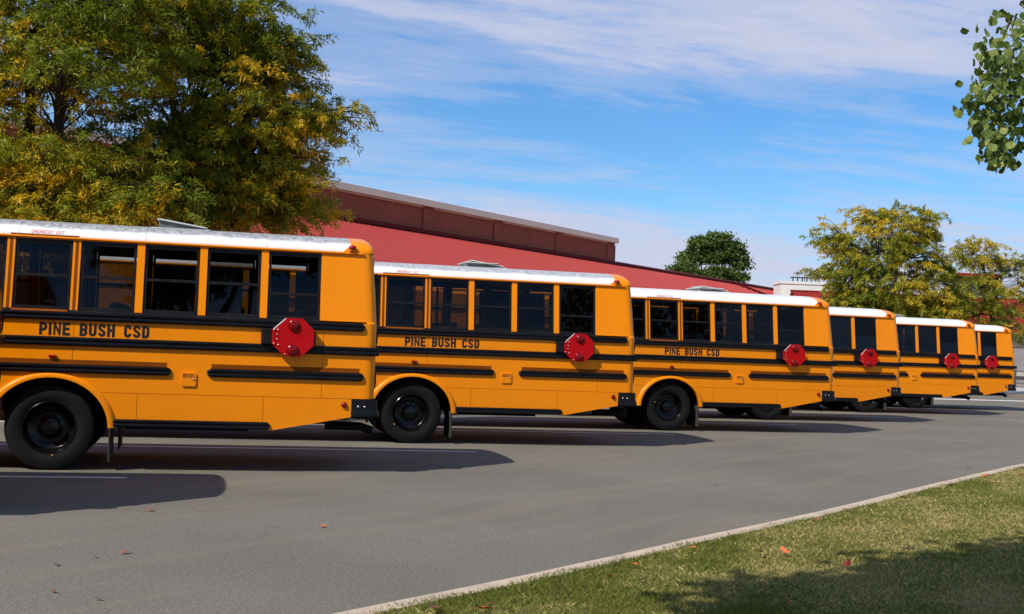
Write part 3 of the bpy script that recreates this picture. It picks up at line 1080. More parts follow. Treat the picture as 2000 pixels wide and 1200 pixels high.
    its = layout(['DIESEL'], 0.0, 0.0, {'*': 0.0185, 'I': 0.006}, 0.046, fz + 0.022, 0.0085)
    text_mesh(dm, its, lambda x, z, l: S(fu + 0.071 - x, z, -0.0185 - l), 0.14)
    dm.build('fuel_lettering', M['dark_ink'], fd, recalc=False)
    lt = lens_mb(fu - 0.052, fz + 0.006, 0.011, 0.014, -0.018)
    lt.build('latch', M['silver'], fd, smooth=True)

    mk = MB()
    mk.box(UC - 3.838, UC - 3.748, -HW - .030, -HW - .002, 1.318, 1.352)
    mk.build('marker_light', M['red_lens'], root, bevel=0.009)
    lens_mb(0.379, 0.852, 0.036, 0.028, -0.003).build('side_reflector', M['red_lens'], root, smooth=True)
    # clearance lamp on the roof corner
    cl = MB()
    cl.box(UC - 0.385, UC - 0.295, -HW + .085, -HW + .15, 2.757, 2.778)
    cl.build('lamp_base', Y, root, bevel=0.006)
    lp = MB()
    lp.lathe_z([(0.047, 0.0), (0.050, 0.008), (0.046, 0.034), (0.036, 0.050), (0.001, 0.056)], 18, (UC - 0.34, -HW + .118, 2.778))
    lp.build('clearance_lamp', M['red_lens'], root, smooth=True, auto=50)

    # --- stop arm folded against the side
    sa_u, sa_z, off = 1.037, 1.662, 0.115
    bx = MB().box(UC - 1.418, UC - 1.270, -HW - .085, -HW - .001, 1.566, 1.763)
    arm_box = bx.build('stop_arm_motor', M['black_satin'], root, bevel=0.012)
    rr8 = 0.232 / math.cos(math.pi / 8)
    octp = [(sa_u + 1.06 * rr8 * math.cos(math.pi / 8 + math.pi / 4 * i), sa_z + rr8 * math.sin(math.pi / 8 + math.pi / 4 * i)) for i in range(8)]
    blade = MB()
    vs, fs = prism(octp, lambda u, z: (UC - u, -HW - off - 0.004 + (u - sa_u) * 0.03, z), lambda u, z: (UC - u, -HW - off + 0.004 + (u - sa_u) * 0.03, z))
    blade.add(vs, fs)
    sb = blade.build('stop_arm', M['red'], root)
    # bright edge strip on the upper front edge
    p0, p1 = Vector((octp[0][0], octp[0][1])), Vector((octp[1][0], octp[1][1]))
    e0, e1 = octp[0], octp[1]
    cen = Vector((sa_u, sa_z))

    def lerp_in(p, k):
        q = Vector(p)
        return tuple(q + (cen - q) * k)
    ed = [e0, e1, lerp_in(e1, 0.055), lerp_in(e0, 0.055)]
    MB().add([(UC - u, -HW - off - 0.0062 + (u - sa_u) * .03, z) for u, z in ed], [(0, 1, 2, 3)]).build('bright_edge', M['white_edge'], sb)
    hb = MB().box(UC - 1.290, UC - 1.252, -HW - off - .004, -HW - .06, 1.568, 1.758).build('hinge', M['red'], sb, bevel=0.003)
    bl = MB()
    for u, z in ((1.27, 1.745), (1.27, 1.58), (1.235, 1.69), (1.235, 1.635), (1.225, 1.75), (1.215, 1.565), (1.13, 1.455)):
        c = (UC - u, -HW - off - 0.004, z)
        bl.lathe_y([(0.009, 0), (0.008, -0.006), (0.001, -0.008)], 8, c)
    bl.build('bolt', M['silver'], sb, smooth=True)
    for u, z in ((1.040, 1.812), (1.045, 1.508)):
        c = (UC - u, -HW - off - 0.004, z)
        ml = MB().lathe_y([(0.070, 0.0), (0.069, -0.018), (0.062, -0.030), (0.040, -0.039), (0.001, -0.042)], 22, c)
        ml.build('flashing_lamp', M['red_lens'], sb, smooth=True, auto=60)
    wg = MB().box(UC - 0.815, UC - 0.765, -HW - .095, -HW - .002, 1.572, 1.745)
    wg.build('wind_guard', M['black_satin'], root, bevel=0.018)

    # --- bumper
    bm_ = MB()
    prof = [(0.921, 0.0), (0.80, 0.0), (0.795, -0.012), (0.745, -0.030), (0.715, -0.026), (0.700, 0.0)]
    rows = []
    for u in (0.284, 0.03):
        rows.append([(UC - u, -HW - .003 + d, z) for z, d in prof])
    for a in (30, 60, 90):
        t = R_(a)
        rows.append([(UC - 0.03 + (0.07 - d) * math.sin(t), -HW + 0.067 - (0.07 - d) * math.cos(t), z) for z, d in prof])
    far = [[(x, -y, z) for x, y, z in r] for r in reversed(rows)]
    bm_.grid(rows + far)
    bm_.build('bumper', M['black_satin'], root, smooth=True, auto=35)
    bk = MB().box(UC - .27, UC - .02, -HW + .02, HW - .02, .70, .915)
    bk.build('bumper_bracket', M['chassis'], root)
    for u in (0.205, 0.125):
        lens_mb(u, 0.833, 0.013, 0.010, -0.003).build('bumper_bolt', M['silver'], root, smooth=True)
    MB().tube([(UC - .55, -.62, .56), (UC - .1, -.62, .55), (UC + .05, -.62, .50)], .055, 12).build('exhaust_pipe', M['chassis'], root, smooth=True, auto=50)
    for sy in (-1, 1):
        MB().tube([(UC - .25, sy * .42, .66), (UC + .05, sy * .42, .64), (UC + .10, sy * .42, .60), (UC + .12, sy * .42, .53)], .018, 8).build('tow_hook', M['black'], root, smooth=True)

    # --- underbody
    ch = MB()
    for sy in (-1, 1):
        ch.box(UC - 10.0, UC - .25, sy * .42 - .04, sy * .42 + .04, .62, .88)
    ch.box(UC - 3.0, UC - 1.5, -.36, .36, .44, .90)
    ch.box(UC - 6.4, UC - 4.9, -1.05, -.5, .45, .9)
    ch.tube([(0, -.9, .5), (0, .9, .5)], .09, 12)
    ch.lathe_y([(0.001, -.16), (.14, -.15), (.2, 0), (.14, .15), (0.001, .16)], 14, (0, 0, .5))
    ch.tube([(UC - 9.0, .55, .52), (UC - 4.5, .55, .50), (UC - 3.0, .62, .62), (UC - 1.0, .62, .56)], .05, 8)
    ch.box(UC - 1.4, UC - .4, .1, .36, .52, .62)
    ch.build('chassis', M['chassis'], root)
    for sy in (-1, 1):
        fl = MB().box(UC - 3.135, UC - 3.115, sy * 0.82 - .31, sy * 0.82 + .31, .10, .56)
        fl.build('mud_flap', M['rubber'], root, bevel=0.006)

    # --- wheels (dual rear pair each side, single fronts)
    Rw = 0.502
    half = 0.135
    tp = [(0.298, -half * .70), (0.305, -half * .86), (0.335, -half * .98), (0.385, -half * 1.04), (0.43, -half * 1.03), (0.462, -half * .93), (0.478, -half * .90), (0.490, -half * .86), (Rw - .004, -half * .76),
          (Rw, -half * .66)]
    for gx in (-.42, -.14, .14, .42):
        tp += [(Rw, half * (gx - .05)), (Rw - .012, half * (gx - .04)), (Rw - .012, half * (gx + .04)), (Rw, half * (gx + .05))]
    tp += [(Rw, half * .66), (Rw - .004, half * .76), (0.478, half * .9), (0.43, half * 1.03), (0.385, half * 1.04), (0.335, half * .98), (0.298, half * .7)]
    tyre_me = MB().lathe_y(tp, 56).mesh('wheel', M['tyre'], smooth=True, auto=40)
    rimp = [(0.305, -.105), (0.309, -.118), (0.301, -.124), (0.290, -.112), (0.276, -.085), (0.268, -.03), (0.262, .03), (0.235, .052), (0.17, .062), (0.12, .060), (0.11, .055), (0.001, .055)]
    rim_me = MB().lathe_y(rimp, 48).mesh('rim', M['rim'], smooth=True, auto=35)
    hubm = MB().lathe_y([(0.112, .056), (0.110, -.01), (0.098, -.035), (0.06, -.045), (0.001, -.047)], 28)
    for i in range(10):
        a = 2 * math.pi * i / 10
        hubm.lathe_y([(0.014, .060), (0.014, .030), (0.008, .024), (0.001, .024)], 6, (0.145 * math.cos(a), 0, 0.145 * math.sin(a)))
    for i in range(8):
        a = 2 * math.pi * (i + .5) / 8
        hubm.lathe_y([(0.007, -.035), (0.007, -.047), (0.001, -.048)], 6, (0.08 * math.cos(a), 0, 0.08 * math.sin(a)))
    hub_me = hubm.mesh('hub', M['rim'], smooth=True, auto=35)
    val_me = MB().lathe_y([(0.011, -.10), (0.011, -.142), (0.008, -.148), (0.001, -.148)], 10, (0.05, 0, -0.325)).mesh('valve_cap', simple('brass_cap', (0.45, 0.22, 0.04), 0.4), smooth=True)
    for x, y, flip in ((0, -HW + .05 + half, 0), (0, -HW + .05 + half * 3 + .03, 0), (0, HW - .05 - half, 1), (0, HW - .05 - half * 3 - .03, 1),
                       (UC - FA_U, -HW + .10 + half, 0), (UC - FA_U, HW - .10 - half, 1)):
        o = link(bpy.data.objects.new('wheel', tyre_me), root)
        o.location = (x, y, 0.5)
        o.rotation_euler = (0, 0, math.pi if flip else 0)
        link(bpy.data.objects.new('rim', rim_me), o)
        link(bpy.data.objects.new('hub', hub_me), o)
        link(bpy.data.objects.new('valve_cap', val_me), o)

    # --- far side: the same windows and pillars, mirrored
    for ch_ in [c for c in root.children if c.name.split('.')[0] in ('window', 'window_pillar', 'window_header', 'window_sill', 'quarter_panel', 'drip_rail', 'rub_rail')]:
        c = copy_tree(ch_, root)
        c.scale = (1, -1, 1)
        if ch_.name.split('.')[0] == 'window' and (k_far := len([1 for q in root.children if q.scale.y < 0 and q.name.split('.')[0] == 'window'])) in (1, 3, 4, 6, 7, 9):
            for p_ in c.children:
                if p_.data.vertices[0].co.z > 2.45:
                    p_.location.z -= (0.07, 0.13, 0.05, 0.10)[k_far % 4]

    # --- seats
    st = MB()
    st.box(-.06, .06, -.48, .48, .42, 1.02)
    st.box(-.06 - .36, -.06, -.48, .48, .36, .48)
    st.box(-.3, -.25, -.4, -.35, .0, .36)
    st.box(-.3, -.25, .35, .4, .0, .36)
    sme = st.mesh('seat', M['seat'], bevel=0.03)
    for i in range(10):
        for sy in (-1, 1):
            o = link(bpy.data.objects.new('seat', sme), root)
            o.location = (UC - 0.95 - 0.73 * i, sy * 0.62, 0.98)
    return root


def build_hatch(opened):
    hm = MB()
    L, W = (0.60 if opened else 0.50), 0.60
    z0 = 2.968
    base = MB().box(-L / 2 - .05, L / 2 + (.05 if opened else .0), -W / 2 - .05, W / 2 + .05, z0 - .03, z0 + .016)
    lid = MB()
    glass = MB()
    if not opened:
        glass.grid([[(-L / 2 + .02, -W / 2, z0 + .022), (L / 2 - .02, -W / 2, z0 + .022), (L / 2 - .02, W / 2, z0 + .022), (-L / 2 + .02, W / 2, z0 + .022)],
                    [(-L / 2 - .01, -W / 2 - .02, z0 + .072), (L / 2 + .01, -W / 2 - .02, z0 + .072), (L / 2 + .01, W / 2 + .02, z0 + .072), (-L / 2 - .01, W / 2 + .02, z0 + .072)]], True)
        lid.box(-L / 2 - .045, L / 2 + .045, -W / 2 - .05, W / 2 + .05, z0 + .073, z0 + .09)
    else:
        # wedge: hinged at the rear, raised at the front
        a = (-L / 2 + .02, z0 + .112)
        b_ = (L / 2, z0 + .03)
        glass.add([(-L / 2 + .04, -W / 2, z0 + .022), (L / 2 - .02, -W / 2, z0 + .022), (-L / 2 + .04, -W / 2, z0 + .102),
                   (-L / 2 + .04, W / 2, z0 + .022), (L / 2 - .02, W / 2, z0 + .022), (-L / 2 + .04, W / 2, z0 + .102)],
                  [(0, 1, 2), (3, 5, 4), (0, 2, 5, 3), (0, 3, 4, 1), (1, 4, 5, 2)])
        lid.add([(a[0], -W / 2 - .03, a[1]), (b_[0], -W / 2 - .03, b_[1]), (b_[0], W / 2 + .03, b_[1]), (a[0], W / 2 + .03, a[1]),
                 (a[0], -W / 2 - .03, a[1] + .018), (b_[0], -W / 2 - .03, b_[1] + .018), (b_[0], W / 2 + .03, b_[1] + .018), (a[0], W / 2 + .03, a[1] + .018)],
                [(0, 1, 2, 3), (4, 7, 6, 5), (0, 4, 5, 1), (1, 5, 6, 2), (2, 6, 7, 3), (3, 7, 4, 0)])
    return base, glass, lid


proto = build_bus()

BUS = [  # rear near corner x, y, yaw, roof, hatch open, hatch u, wheel spin, label
    (-4.72, 10.48, 0.240, 'roof_dirty', True, 2.45, 0.3, 'yellow school bus mostly out of frame, only its rear corner showing at the left edge'),
    (-1.656, 15.276, 0.240, 'roof_dirty', True, 2.42, 0.0, 'nearest fully visible yellow school bus, weathered grey-white roof with its hatch propped open'),
    (2.131, 20.870, 0.236, 'roof_patchy', False, 2.55, 1.1, 'yellow school bus with grimy speckled roof and closed hatch, behind the nearest full bus'),
    (7.006, 26.521, 0.272, 'roof_clean', False, 2.56, 2.0, 'yellow school bus with clean white roof and closed hatch in the middle of the row'),
    (10.218, 32.114, 0.287, 'roof_clean', False, 2.56, 2.9, 'yellow school bus showing just two side windows, third from the right end of the row'),
    (14.570, 38.165, 0.226, 'roof_clean', False, 2.56, 0.8, 'yellow school bus showing three side windows, second from the right end of the row'),
    (17.600, 42.789, 0.229, 'roof_clean', False, 2.56, 4.0, 'smallest, farthest yellow school bus at the right end of the row'),
]
for i, (x, y, th, roofm, opened, hu, spin, lab) in enumerate(BUS):
    b = proto if i == 0 else copy_tree(proto)
    bx = Vector((math.cos(th), math.sin(th), 0))
    by = Vector((-math.sin(th), math.cos(th), 0))
    b.location = Vector((x, y, 0)) - bx * UC + by * HW
    b.rotation_euler = (0, 0, th)
    tag(b, lab, 'school bus', 'yellow school buses parked in an angled row')
    for c in b.children:
        nm = c.name.split('.')[0]
        if nm == 'roof':
            for o in [c] + list(c.children):
                o.material_slots[0].link = 'OBJECT'
                o.material_slots[0].material = M[roofm]
        if nm == 'wheel':
            c.rotation_euler = (0, spin * (1 if c.location.y < 0 else -1), c.rotation_euler.z)
    base, gl, lid = build_hatch(opened)
    hx = UC - hu
    for nm, mb, mt, bev in (('roof_hatch', base, M['hatch_lid'], 0.008), ('hatch_side', gl, M['hatch'], 0), ('hatch_lid', lid, M['hatch_lid'], 0.008)):
        if nm == 'roof_hatch':
            ho = mb.build(nm, mt, b, bevel=bev)
            ho.location = (hx, 0, 0)
        else:
            mb.build(nm, mt, ho, bevel=bev)

# ------------------------------------------------------------------ ground, markings, kerb, lawn
A_ROW = R_(54.0)
KD = Vector((math.cos(A_ROW), math.sin(A_ROW), 0))


def sheet(name, pts, z, mat, kind='structure'):
    mb = MB()
    mb.add([(x, y, z) for x, y in pts], [tuple(range(len(pts)))])
    return tag(mb.build(name, mat, None, recalc=False), kind=kind)


sheet('ground', [(-900, -400), (900, -400), (900, 1600), (-900, 1600)], -0.03, M['dry_ground'])
sheet('parking_lot', [(-140, -60), (120, -60), (120, 61.5), (-140, 61.5)], 0.0, M['asphalt'])

# painted stall lines, parallel to the buses
for ex, ey, ang in ((-4.289, 13.970, 13.75), (-0.451, 18.966, 13.7), (3.333, 24.517, 14.5), (6.947, 29.510, 15.5), (11.2, 35.0, 14.6), (15.5, 40.6, 13.2), (25.0, 55.0, 18.0), (-7.6, 9.4, 13.75)):
    d = Vector((math.cos(R_(ang)), math.sin(R_(ang)), 0))
    n = Vector((-d.y, d.x, 0))
    p = Vector((ex, ey, 0.004))
    mb = MB()
    Lq = 13.0
    rows = []
    for k in range(14):
        q = p - d * Lq * k / 13
        w = (0.4 if ex == 25.0 else 0.052) + 0.003 * math.sin(k * 2.1 + ex)
        rows.append([q - n * w, q + n * w])
    mb.grid(rows)
    tag(mb.build('painted_stall_line', M['line'], recalc=False), kind='structure')

# kerb: line fitted through the photograph's edge, gently wandering
kerb_pts = [(-5.6, 1.0), (-3.2, 4.0), (-1.72, 5.95), (-0.95, 6.93), (-0.45, 7.56), (0.08, 8.22), (0.86, 9.28), (1.83, 10.57), (3.27, 12.48), (5.13, 15.13), (6.45, 16.98), (7.99, 19.05), (11.0, 23.2), (15.0, 28.8), (21.0, 37.2), (27.0, 45.0), (36.0, 56.0)]


def smooth_path(pts, step=0.4):
    P = np.array(pts)
    s = np.concatenate([[0], np.cumsum(np.linalg.norm(np.diff(P, axis=0), axis=1))])
    t = np.arange(0, s[-1], step)
    x = np.interp(t, s, P[:, 0])
    y = np.interp(t, s, P[:, 1])
    k = np.ones(7) / 7
    xp = np.convolve(np.pad(x, 3, 'edge'), k, 'valid')
    yp = np.convolve(np.pad(y, 3, 'edge'), k, 'valid')
    return np.stack([xp, yp], 1)


KP = smooth_path(kerb_pts, 0.25)
kt = np.gradient(KP, axis=0)
kt /= np.linalg.norm(kt, axis=1)[:, None]
kn = np.stack([kt[:, 1], -kt[:, 0]], 1)          # towards the lawn
KW = 0.165
wob = np.cumsum(rng.normal(0, 0.004, len(KP)))
wob -= np.convolve(np.pad(wob, 10, 'edge'), np.ones(21) / 21, 'valid')
mb = MB()
rows = []
for (x, y), n, w in zip(KP, kn, wob):
    q = lambda o, z: (x + n[0] * (o + w), y + n[1] * (o + w), z)
    rows.append([q(-0.012, 0.0), q(-0.002, 0.118), q(0.018, 0.138), q(0.05, 0.142), q(KW - .03, 0.142), q(KW, 0.135), q(KW + .01, 0.05)])
mb.grid(rows)
tag(mb.build('kerb', M['kerb'], None, smooth=True, auto=50), kind='structure')

# lawn sheet: from the kerb's back edge out to the right and behind the camera
LZ = 0.125
lawn = MB()
rows = []
offs = [KW - 0.02, KW + 0.3, 1.0, 2.5, 5, 9, 15, 25, 40]
for (x, y), n in zip(KP[::2], kn[::2]):
    rows.append([(x + n[0] * o, y + n[1] * o, LZ + max(0, o - 9) * 0.01) for o in offs])
lawn.grid(rows)
tag(lawn.build('lawn', M['lawn'], None, smooth=True), kind='structure')


def lawn_z(x, y, o):
    return LZ + np.maximum(0, o - 9) * 0.01


def smooth_noise(x, y, sc, seed):
    r = np.random.default_rng(seed)
    v = np.zeros_like(x)
    for k in range(7):
        a = r.uniform(0, 2 * math.pi)
        f = sc * r.uniform(0.5, 1.9)
        v += np.sin(f * (x * math.cos(a) + y * math.sin(a)) + r.uniform(0, 6.28))
    return v / 7 ** 0.5 / 1.4


def grass():
    n = 5200000
    X = rng.uniform(-3.2, 15.0, n)
    Y = rng.uniform(5.4, 29.0, n)
    o = (X - np.interp(Y, KP[:, 1], KP[:, 0])) * math.sin(A_ROW)
    ragged = 0.035 + 0.03 * smooth_noise(X, Y, 5.0, 31) + 0.02 * smooth_noise(X, Y, 17.0, 32)
    dist = np.hypot(X, Y)
    keep = (o > KW - ragged) & (X < 0.455 * Y + 3.4) & (rng.uniform(0, 1, n) < np.clip(7.5 / dist, 0, 1) ** 1.35 * 0.9)
    X, Y, o, dist = X[keep], Y[keep], o[keep], dist[keep]
    n = len(X)
    print('grass blades', n)
    Z = lawn_z(X, Y, o) - 0.005
    patch = smooth_noise(X, Y, 1.4, 3) * 0.6 + smooth_noise(X, Y, 4.2, 5) * 0.45 + smooth_noise(X, Y, 11.0, 8) * 0.25
    # greener strip along the kerb, drier further in
    dry = np.clip(0.30 + 0.62 * patch + 0.16 * np.clip(o - 1.0, -0.9, 1.2), 0, 1)
    straw = rng.uniform(0, 1, n) < dry * 0.78
    tint = np.where(straw, rng.uniform(0.62, 1.0, n), np.clip(rng.normal(0.17, 0.15, n) + 0.26 * dry, 0, 0.6))
    h = rng.uniform(0.014, 0.036, n) * np.where(o < KW + 0.1, 1.15, 1.0) * (1 - 0.35 * dry) * np.where(rng.uniform(0, 1, n) < 0.04, 1.5, 1)
    a = rng.uniform(0, 2 * math.pi, n)
    lean = rng.uniform(0.2, 1.25, n) * np.where(straw, 1.4, 1.0)
    la = rng.uniform(0, 2 * math.pi, n)
    w = rng.uniform(0.0015, 0.0030, n) * np.clip(dist / 9, 1, 2.4)
    sx, sy = np.cos(a) * w, np.sin(a) * w
    dx, dy = np.cos(la) * lean * h, np.sin(la) * lean * h
    V = np.empty((n, 4, 3))
    V[:, 0] = np.stack([X - sx, Y - sy, Z], 1)
    V[:, 1] = np.stack([X + sx, Y + sy, Z], 1)
    V[:, 2] = np.stack([X + sx * .6 + dx * .45, Y + sy * .6 + dy * .45, Z + h * .62], 1)
    V[:, 3] = np.stack([X + dx, Y + dy, Z + h], 1)
    F = np.arange(n)[:, None] * 4 + np.array([[0, 1, 2, 3]])
    me = np_mesh('grass', V.reshape(-1, 3), 4, F, M['grass'], np.repeat(tint, 4))
    o_ = link(bpy.data.objects.new('grass', me))
    tag(o_, kind='stuff', label='patchy mown grass, green by the kerb and straw coloured further in')


grass()

# ------------------------------------------------------------------ the school buildings
BA = R_(58)
BD = Vector((math.cos(BA), math.sin(BA), 0))
BN = Vector((-math.sin(BA), math.cos(BA), 0))
E0 = Vector((-7.294, 65.16, 0))


def B_(t, s, z):
    p = E0 + BD * t + BN * s
    return (p.x, p.y, z)


SET, EZ, RZ = 6.865, 5.853, 8.736
T0, T1 = -70.0, 84.0
wing = empty('red_roofed_school_wing', B_(10, 0, 0))
tag(wing, 'long low school wing with red standing-seam metal roof behind the buses', 'school building')


def bpart(name, mb, mat, parent, **kw):
    o = mb.build(name, mat, None, **kw)
    o.parent = parent
    o.matrix_parent_inverse = parent.matrix_world.inverted() if False else Matrix.Translation(-parent.location)
    return o


mb = MB()
ov = 0.6
sl = (RZ - EZ) / SET
mb.add([B_(T0, -ov, EZ - ov * sl), B_(T1, -ov, EZ - ov * sl), B_(T1, SET, RZ), B_(T0, SET, RZ),
        B_(T0, -ov, EZ - ov * sl - .12), B_(T1, -ov, EZ - ov * sl - .12), B_(T1, SET, RZ - .12), B_(T0, SET, RZ - .12)],
       [(0, 1, 2, 3), (4, 7, 6, 5), (0, 4, 5, 1), (1, 5, 6, 2), (2, 6, 7, 3), (3, 7, 4, 0)])
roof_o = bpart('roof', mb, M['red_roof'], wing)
mb = MB()
mb.add([B_(T0, .1, 0), B_(T1, .1, 0), B_(T1, .1, EZ - .2), B_(T0, .1, EZ - .2)], [(0, 1, 2, 3)])
mb.add([B_(T1, .1, 0), B_(T1, SET + 9, 0), B_(T1, SET + 9, RZ - .3), B_(T1, SET, RZ - .14), B_(T1, .1, EZ - .2)], [(0, 1, 2, 3, 4)])
bpart('wall', mb, M['brick'], wing)
# ribs: one mesh shared by all, a low trapezoid running up the slope
L_ = math.hypot(SET + ov, (SET + ov) * sl)
rb = MB()
rb.grid([[(-.075, y, 0.0), (-.06, y, .02), (.06, y, .02), (.075, y, 0.0)] for y in (0.0, L_)])
rb.add([(-.075, 0, 0), (-.06, 0, .02), (.06, 0, .02), (.075, 0, 0)], [(0, 1, 2, 3)])
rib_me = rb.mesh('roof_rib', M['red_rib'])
rot = Matrix((BD, (BN + Vector((0, 0, sl))).normalized(), BD.cross((BN + Vector((0, 0, sl))).normalized()))).transposed().to_4x4()
nrib = 0
t = -24.0
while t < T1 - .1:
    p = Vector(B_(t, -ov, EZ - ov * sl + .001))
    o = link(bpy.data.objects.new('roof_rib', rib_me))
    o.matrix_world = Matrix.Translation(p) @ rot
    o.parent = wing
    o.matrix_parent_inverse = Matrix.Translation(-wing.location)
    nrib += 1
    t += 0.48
# eave gutter in dark red, ridge flashing, valley cap
mb = MB()
mb.tube([B_(T0, -ov - .06, EZ - ov * sl - .10), B_(T1, -ov - .06, EZ - ov * sl - .10)], .10, 8)
bpart('gutter', mb, M['red_trim'], wing)
mb = MB()
mb.add([B_(T0, SET - .35, RZ + .10), B_(T1, SET - .35, RZ + .10), B_(T1, SET + .25, RZ + .26), B_(T0, SET + .25, RZ + .26),
        B_(T0, SET - .35, RZ - .05), B_(T1, SET - .35, RZ - .05), B_(T1, SET + .25, RZ - .05), B_(T0, SET + .25, RZ - .05)],
       [(0, 1, 2, 3), (4, 7, 6, 5), (0, 4, 5, 1), (1, 5, 6, 2), (2, 6, 7, 3), (3, 7, 4, 0)])
bpart('ridge_flashing', mb, M['red_trim'], wing)
mb = MB()
mb.tube([B_(66.7, SET - .3, RZ + .05), B_(75.0, -ov, EZ - ov * sl + .08)], .10, 6)
bpart('hip_cap', mb, M['red_trim'], wing)

gym = empty('brick_gymnasium', B_(0, SET + 8, 0))
tag(gym, 'tall dark red brick gymnasium with pale coping rising behind the red roof', 'gymnasium')
WT0, WT1, WTOP = -68.0, 41.3, 10.93
mb = MB()
mb.box(WT0, WT1, 0, 18, 0, WTOP - .42)


def to_gym(o):
    o.rotation_euler = (0, 0, BA)
    o.location = Vector(B_(0, SET + .3, 0)) - gym.location
    o.parent = gym
    return o


to_gym(mb.build('brick_wall', M['brick']))
for t0_, t1_ in ((-40, -39), (-26, -25), (-13, -12), (0.2, 1.2), (13.70, 14.74), (22.29, 23.32), (31.17, 32.18), (39.82, 41.28)):
    mb = MB()
    mb.box(t0_, t1_, -.09, .0 - .002, 0, WTOP - .62)
    to_gym(mb.build('brick_pilaster', M['brick']))
to_gym(MB().box(WT0 - .1, WT1 + .12, -.32, 18.1, WTOP - .42, WTOP).build('coping', M['coping']))
# tan strip under the coping between pilasters, in lengths
ed = [-68, -40, -26, -13, .2, 13.7, 22.29, 31.17, 39.82]
for a, b in zip(ed[:-1], ed[1:]):
    to_gym(MB().box(a + 1.15, b - .1, -.10, -.003, WTOP - .53, WTOP - .423).build('frieze_strip', M['soffit']))

# right-hand wing, facing the camera, seen through and beside the far locust trees
rw = empty('far_school_wing', (33, 89, 0))
tag(rw, 'low far school wing with red roof and grey block base at the right edge', 'school building')
RX0, RX1, RY0, RY1, REZ, RRZ = 20.9, 62.0, 86.0, 92.0, 3.62, 6.42


def rpart(name, mb, mat, **kw):
    return bpart(name, mb, mat, rw, **kw)


rpart('wall', MB().box(RX0 + .4, RX1, RY0 + .5, RY1 + 6, 2.75, REZ + .1), M['soffit'])
rpart('block_base', MB().box(RX0 + .3, RX1 + .05, RY0 + .35, RY1 + 6.1, 0.0, 2.7), M['grey_block'])
rpart('ledge', MB().box(RX0 + .2, RX1 + .1, RY0 + .15, RY0 + .34, .75, 1.0), M['concrete'])
mb = MB()
mb.add([(RX0, RY0, REZ), (RX1, RY0, REZ), (RX1, RY1, RRZ), (RX0, RY1, RRZ), (RX1, RY1 + 6, REZ), (RX0, RY1 + 6, REZ)], [(0, 1, 2, 3), (3, 2, 4, 5)])
mb.add([(RX0, RY0, REZ - .12), (RX1, RY0, REZ - .12), (RX1, RY0, REZ - .001), (RX0, RY0, REZ - .001)], [(0, 1, 2, 3)])
rpart('roof', mb, M['red_roof'])
rpart('gutter', MB().tube([(RX0, RY0 - .06, REZ - .08), (RX1, RY0 - .06, REZ - .08)], .09, 6), M['red_trim'])
rpart('ridge_cap', MB().tube([(RX0 - .1, RY1, RRZ + .02), (RX1, RY1, RRZ + .02)], .08, 6), M['red_trim'])
L2 = math.hypot(RY1 - RY0, RRZ - REZ)
rb = MB().grid([[(-.04, y, 0.0), (-.025, y, .06), (.025, y, .06), (.04, y, 0.0)] for y in (0.0, L2)])
rme = rb.mesh('roof_rib', M['red_roof'])
for i in range(60):
    o = link(bpy.data.objects.new('roof_rib', rme), rw)
    o.location = Vector((RX0 + .3 + i * .5, RY0, REZ + .002)) - rw.location
    o.rotation_euler = (math.atan2(RRZ - REZ, RY1 - RY0), 0, 0)

wb = empty('white_rooftop_block', (32.5, 112, 0))
tag(wb, 'plain white flat-topped building block rising behind the right-hand trees', 'building')
bpart('wall', MB().box(24.0, 40.6, 110, 113, 0, 7.98), M['white_wall'], wb)
bpart('parapet', MB().box(23.93, 40.67, 109.93, 113.07, 7.981, 8.22), M['white_wall'], wb)
vt = MB()
for i in range(5):
    vm = MB().lathe_z([(0.06, 0), (0.06, .35), (.24, .36), (.24, .46), (.001, .5)], 10, (25.3 + i * .42, 111, 8.22))
    bpart('roof_vent', vm, M['steel'], wb)
bpart('mast', MB().tube([(26.4, 111.2, 8.22), (26.4, 111.2, 9.2)], .03, 5), M['steel'], wb)

tw = empty('white_tower', (43.5, 118, 0))
tag(tw, 'white tower with red top band half hidden by the far right tree', 'tower')
bpart('wall', MB().box(42.6, 45.0, 116.5, 119, 0, 9.2), M['white_wall'], tw)
bpart('red_band', MB().box(41.4, 46.0, 115.5, 120, 9.25, 9.95), M['red_roof'], tw)

# pavement, planted strip and rail at the far right
sheet('pavement', [(-60, 62.6), (110, 62.6), (110, 80), (-60, 80)], 0.10, M['concrete'])
k2 = MB().box(-60, 110, 61.5, 62.599, -.01, .104)
tag(k2.build('far_kerb', M['dry_ground']), kind='structure')
fe = empty('metal_railing', (36, 79, 0))
tag(fe, 'low grey metal railing beyond the last bus at the right edge', 'railing')
for z in (0.35, .75, 1.12):
    bpart('rail', MB().box(31.0, 48.0, 78.97, 79.03, z, z + .06), M['steel'], fe)
for i in range(25):
    bpart('post', MB().box(31.0 + i * .7, 31.10 + i * .7, 78.90, 78.968, .101, 1.22), M['steel'], fe)


# ------------------------------------------------------------------ trees
def tree_limbs(mb, base, fork, ends, r0, bend=0.25, seg=8, seed=0):
    r = random.Random(seed)
    base, fork = Vector(base), Vector(fork)
    pts = [base + (fork - base) * k + Vector((r.uniform(-.06, .06), r.uniform(-.06, .06), 0)) * (1 if 0 < k < 1 else 0) for k in (0, .03, .3, .6, 1)]
    mb.tube(pts, [r0 * 1.35, r0 * 1.12, r0, r0 * .93, r0 * .85], 10)
    return pts


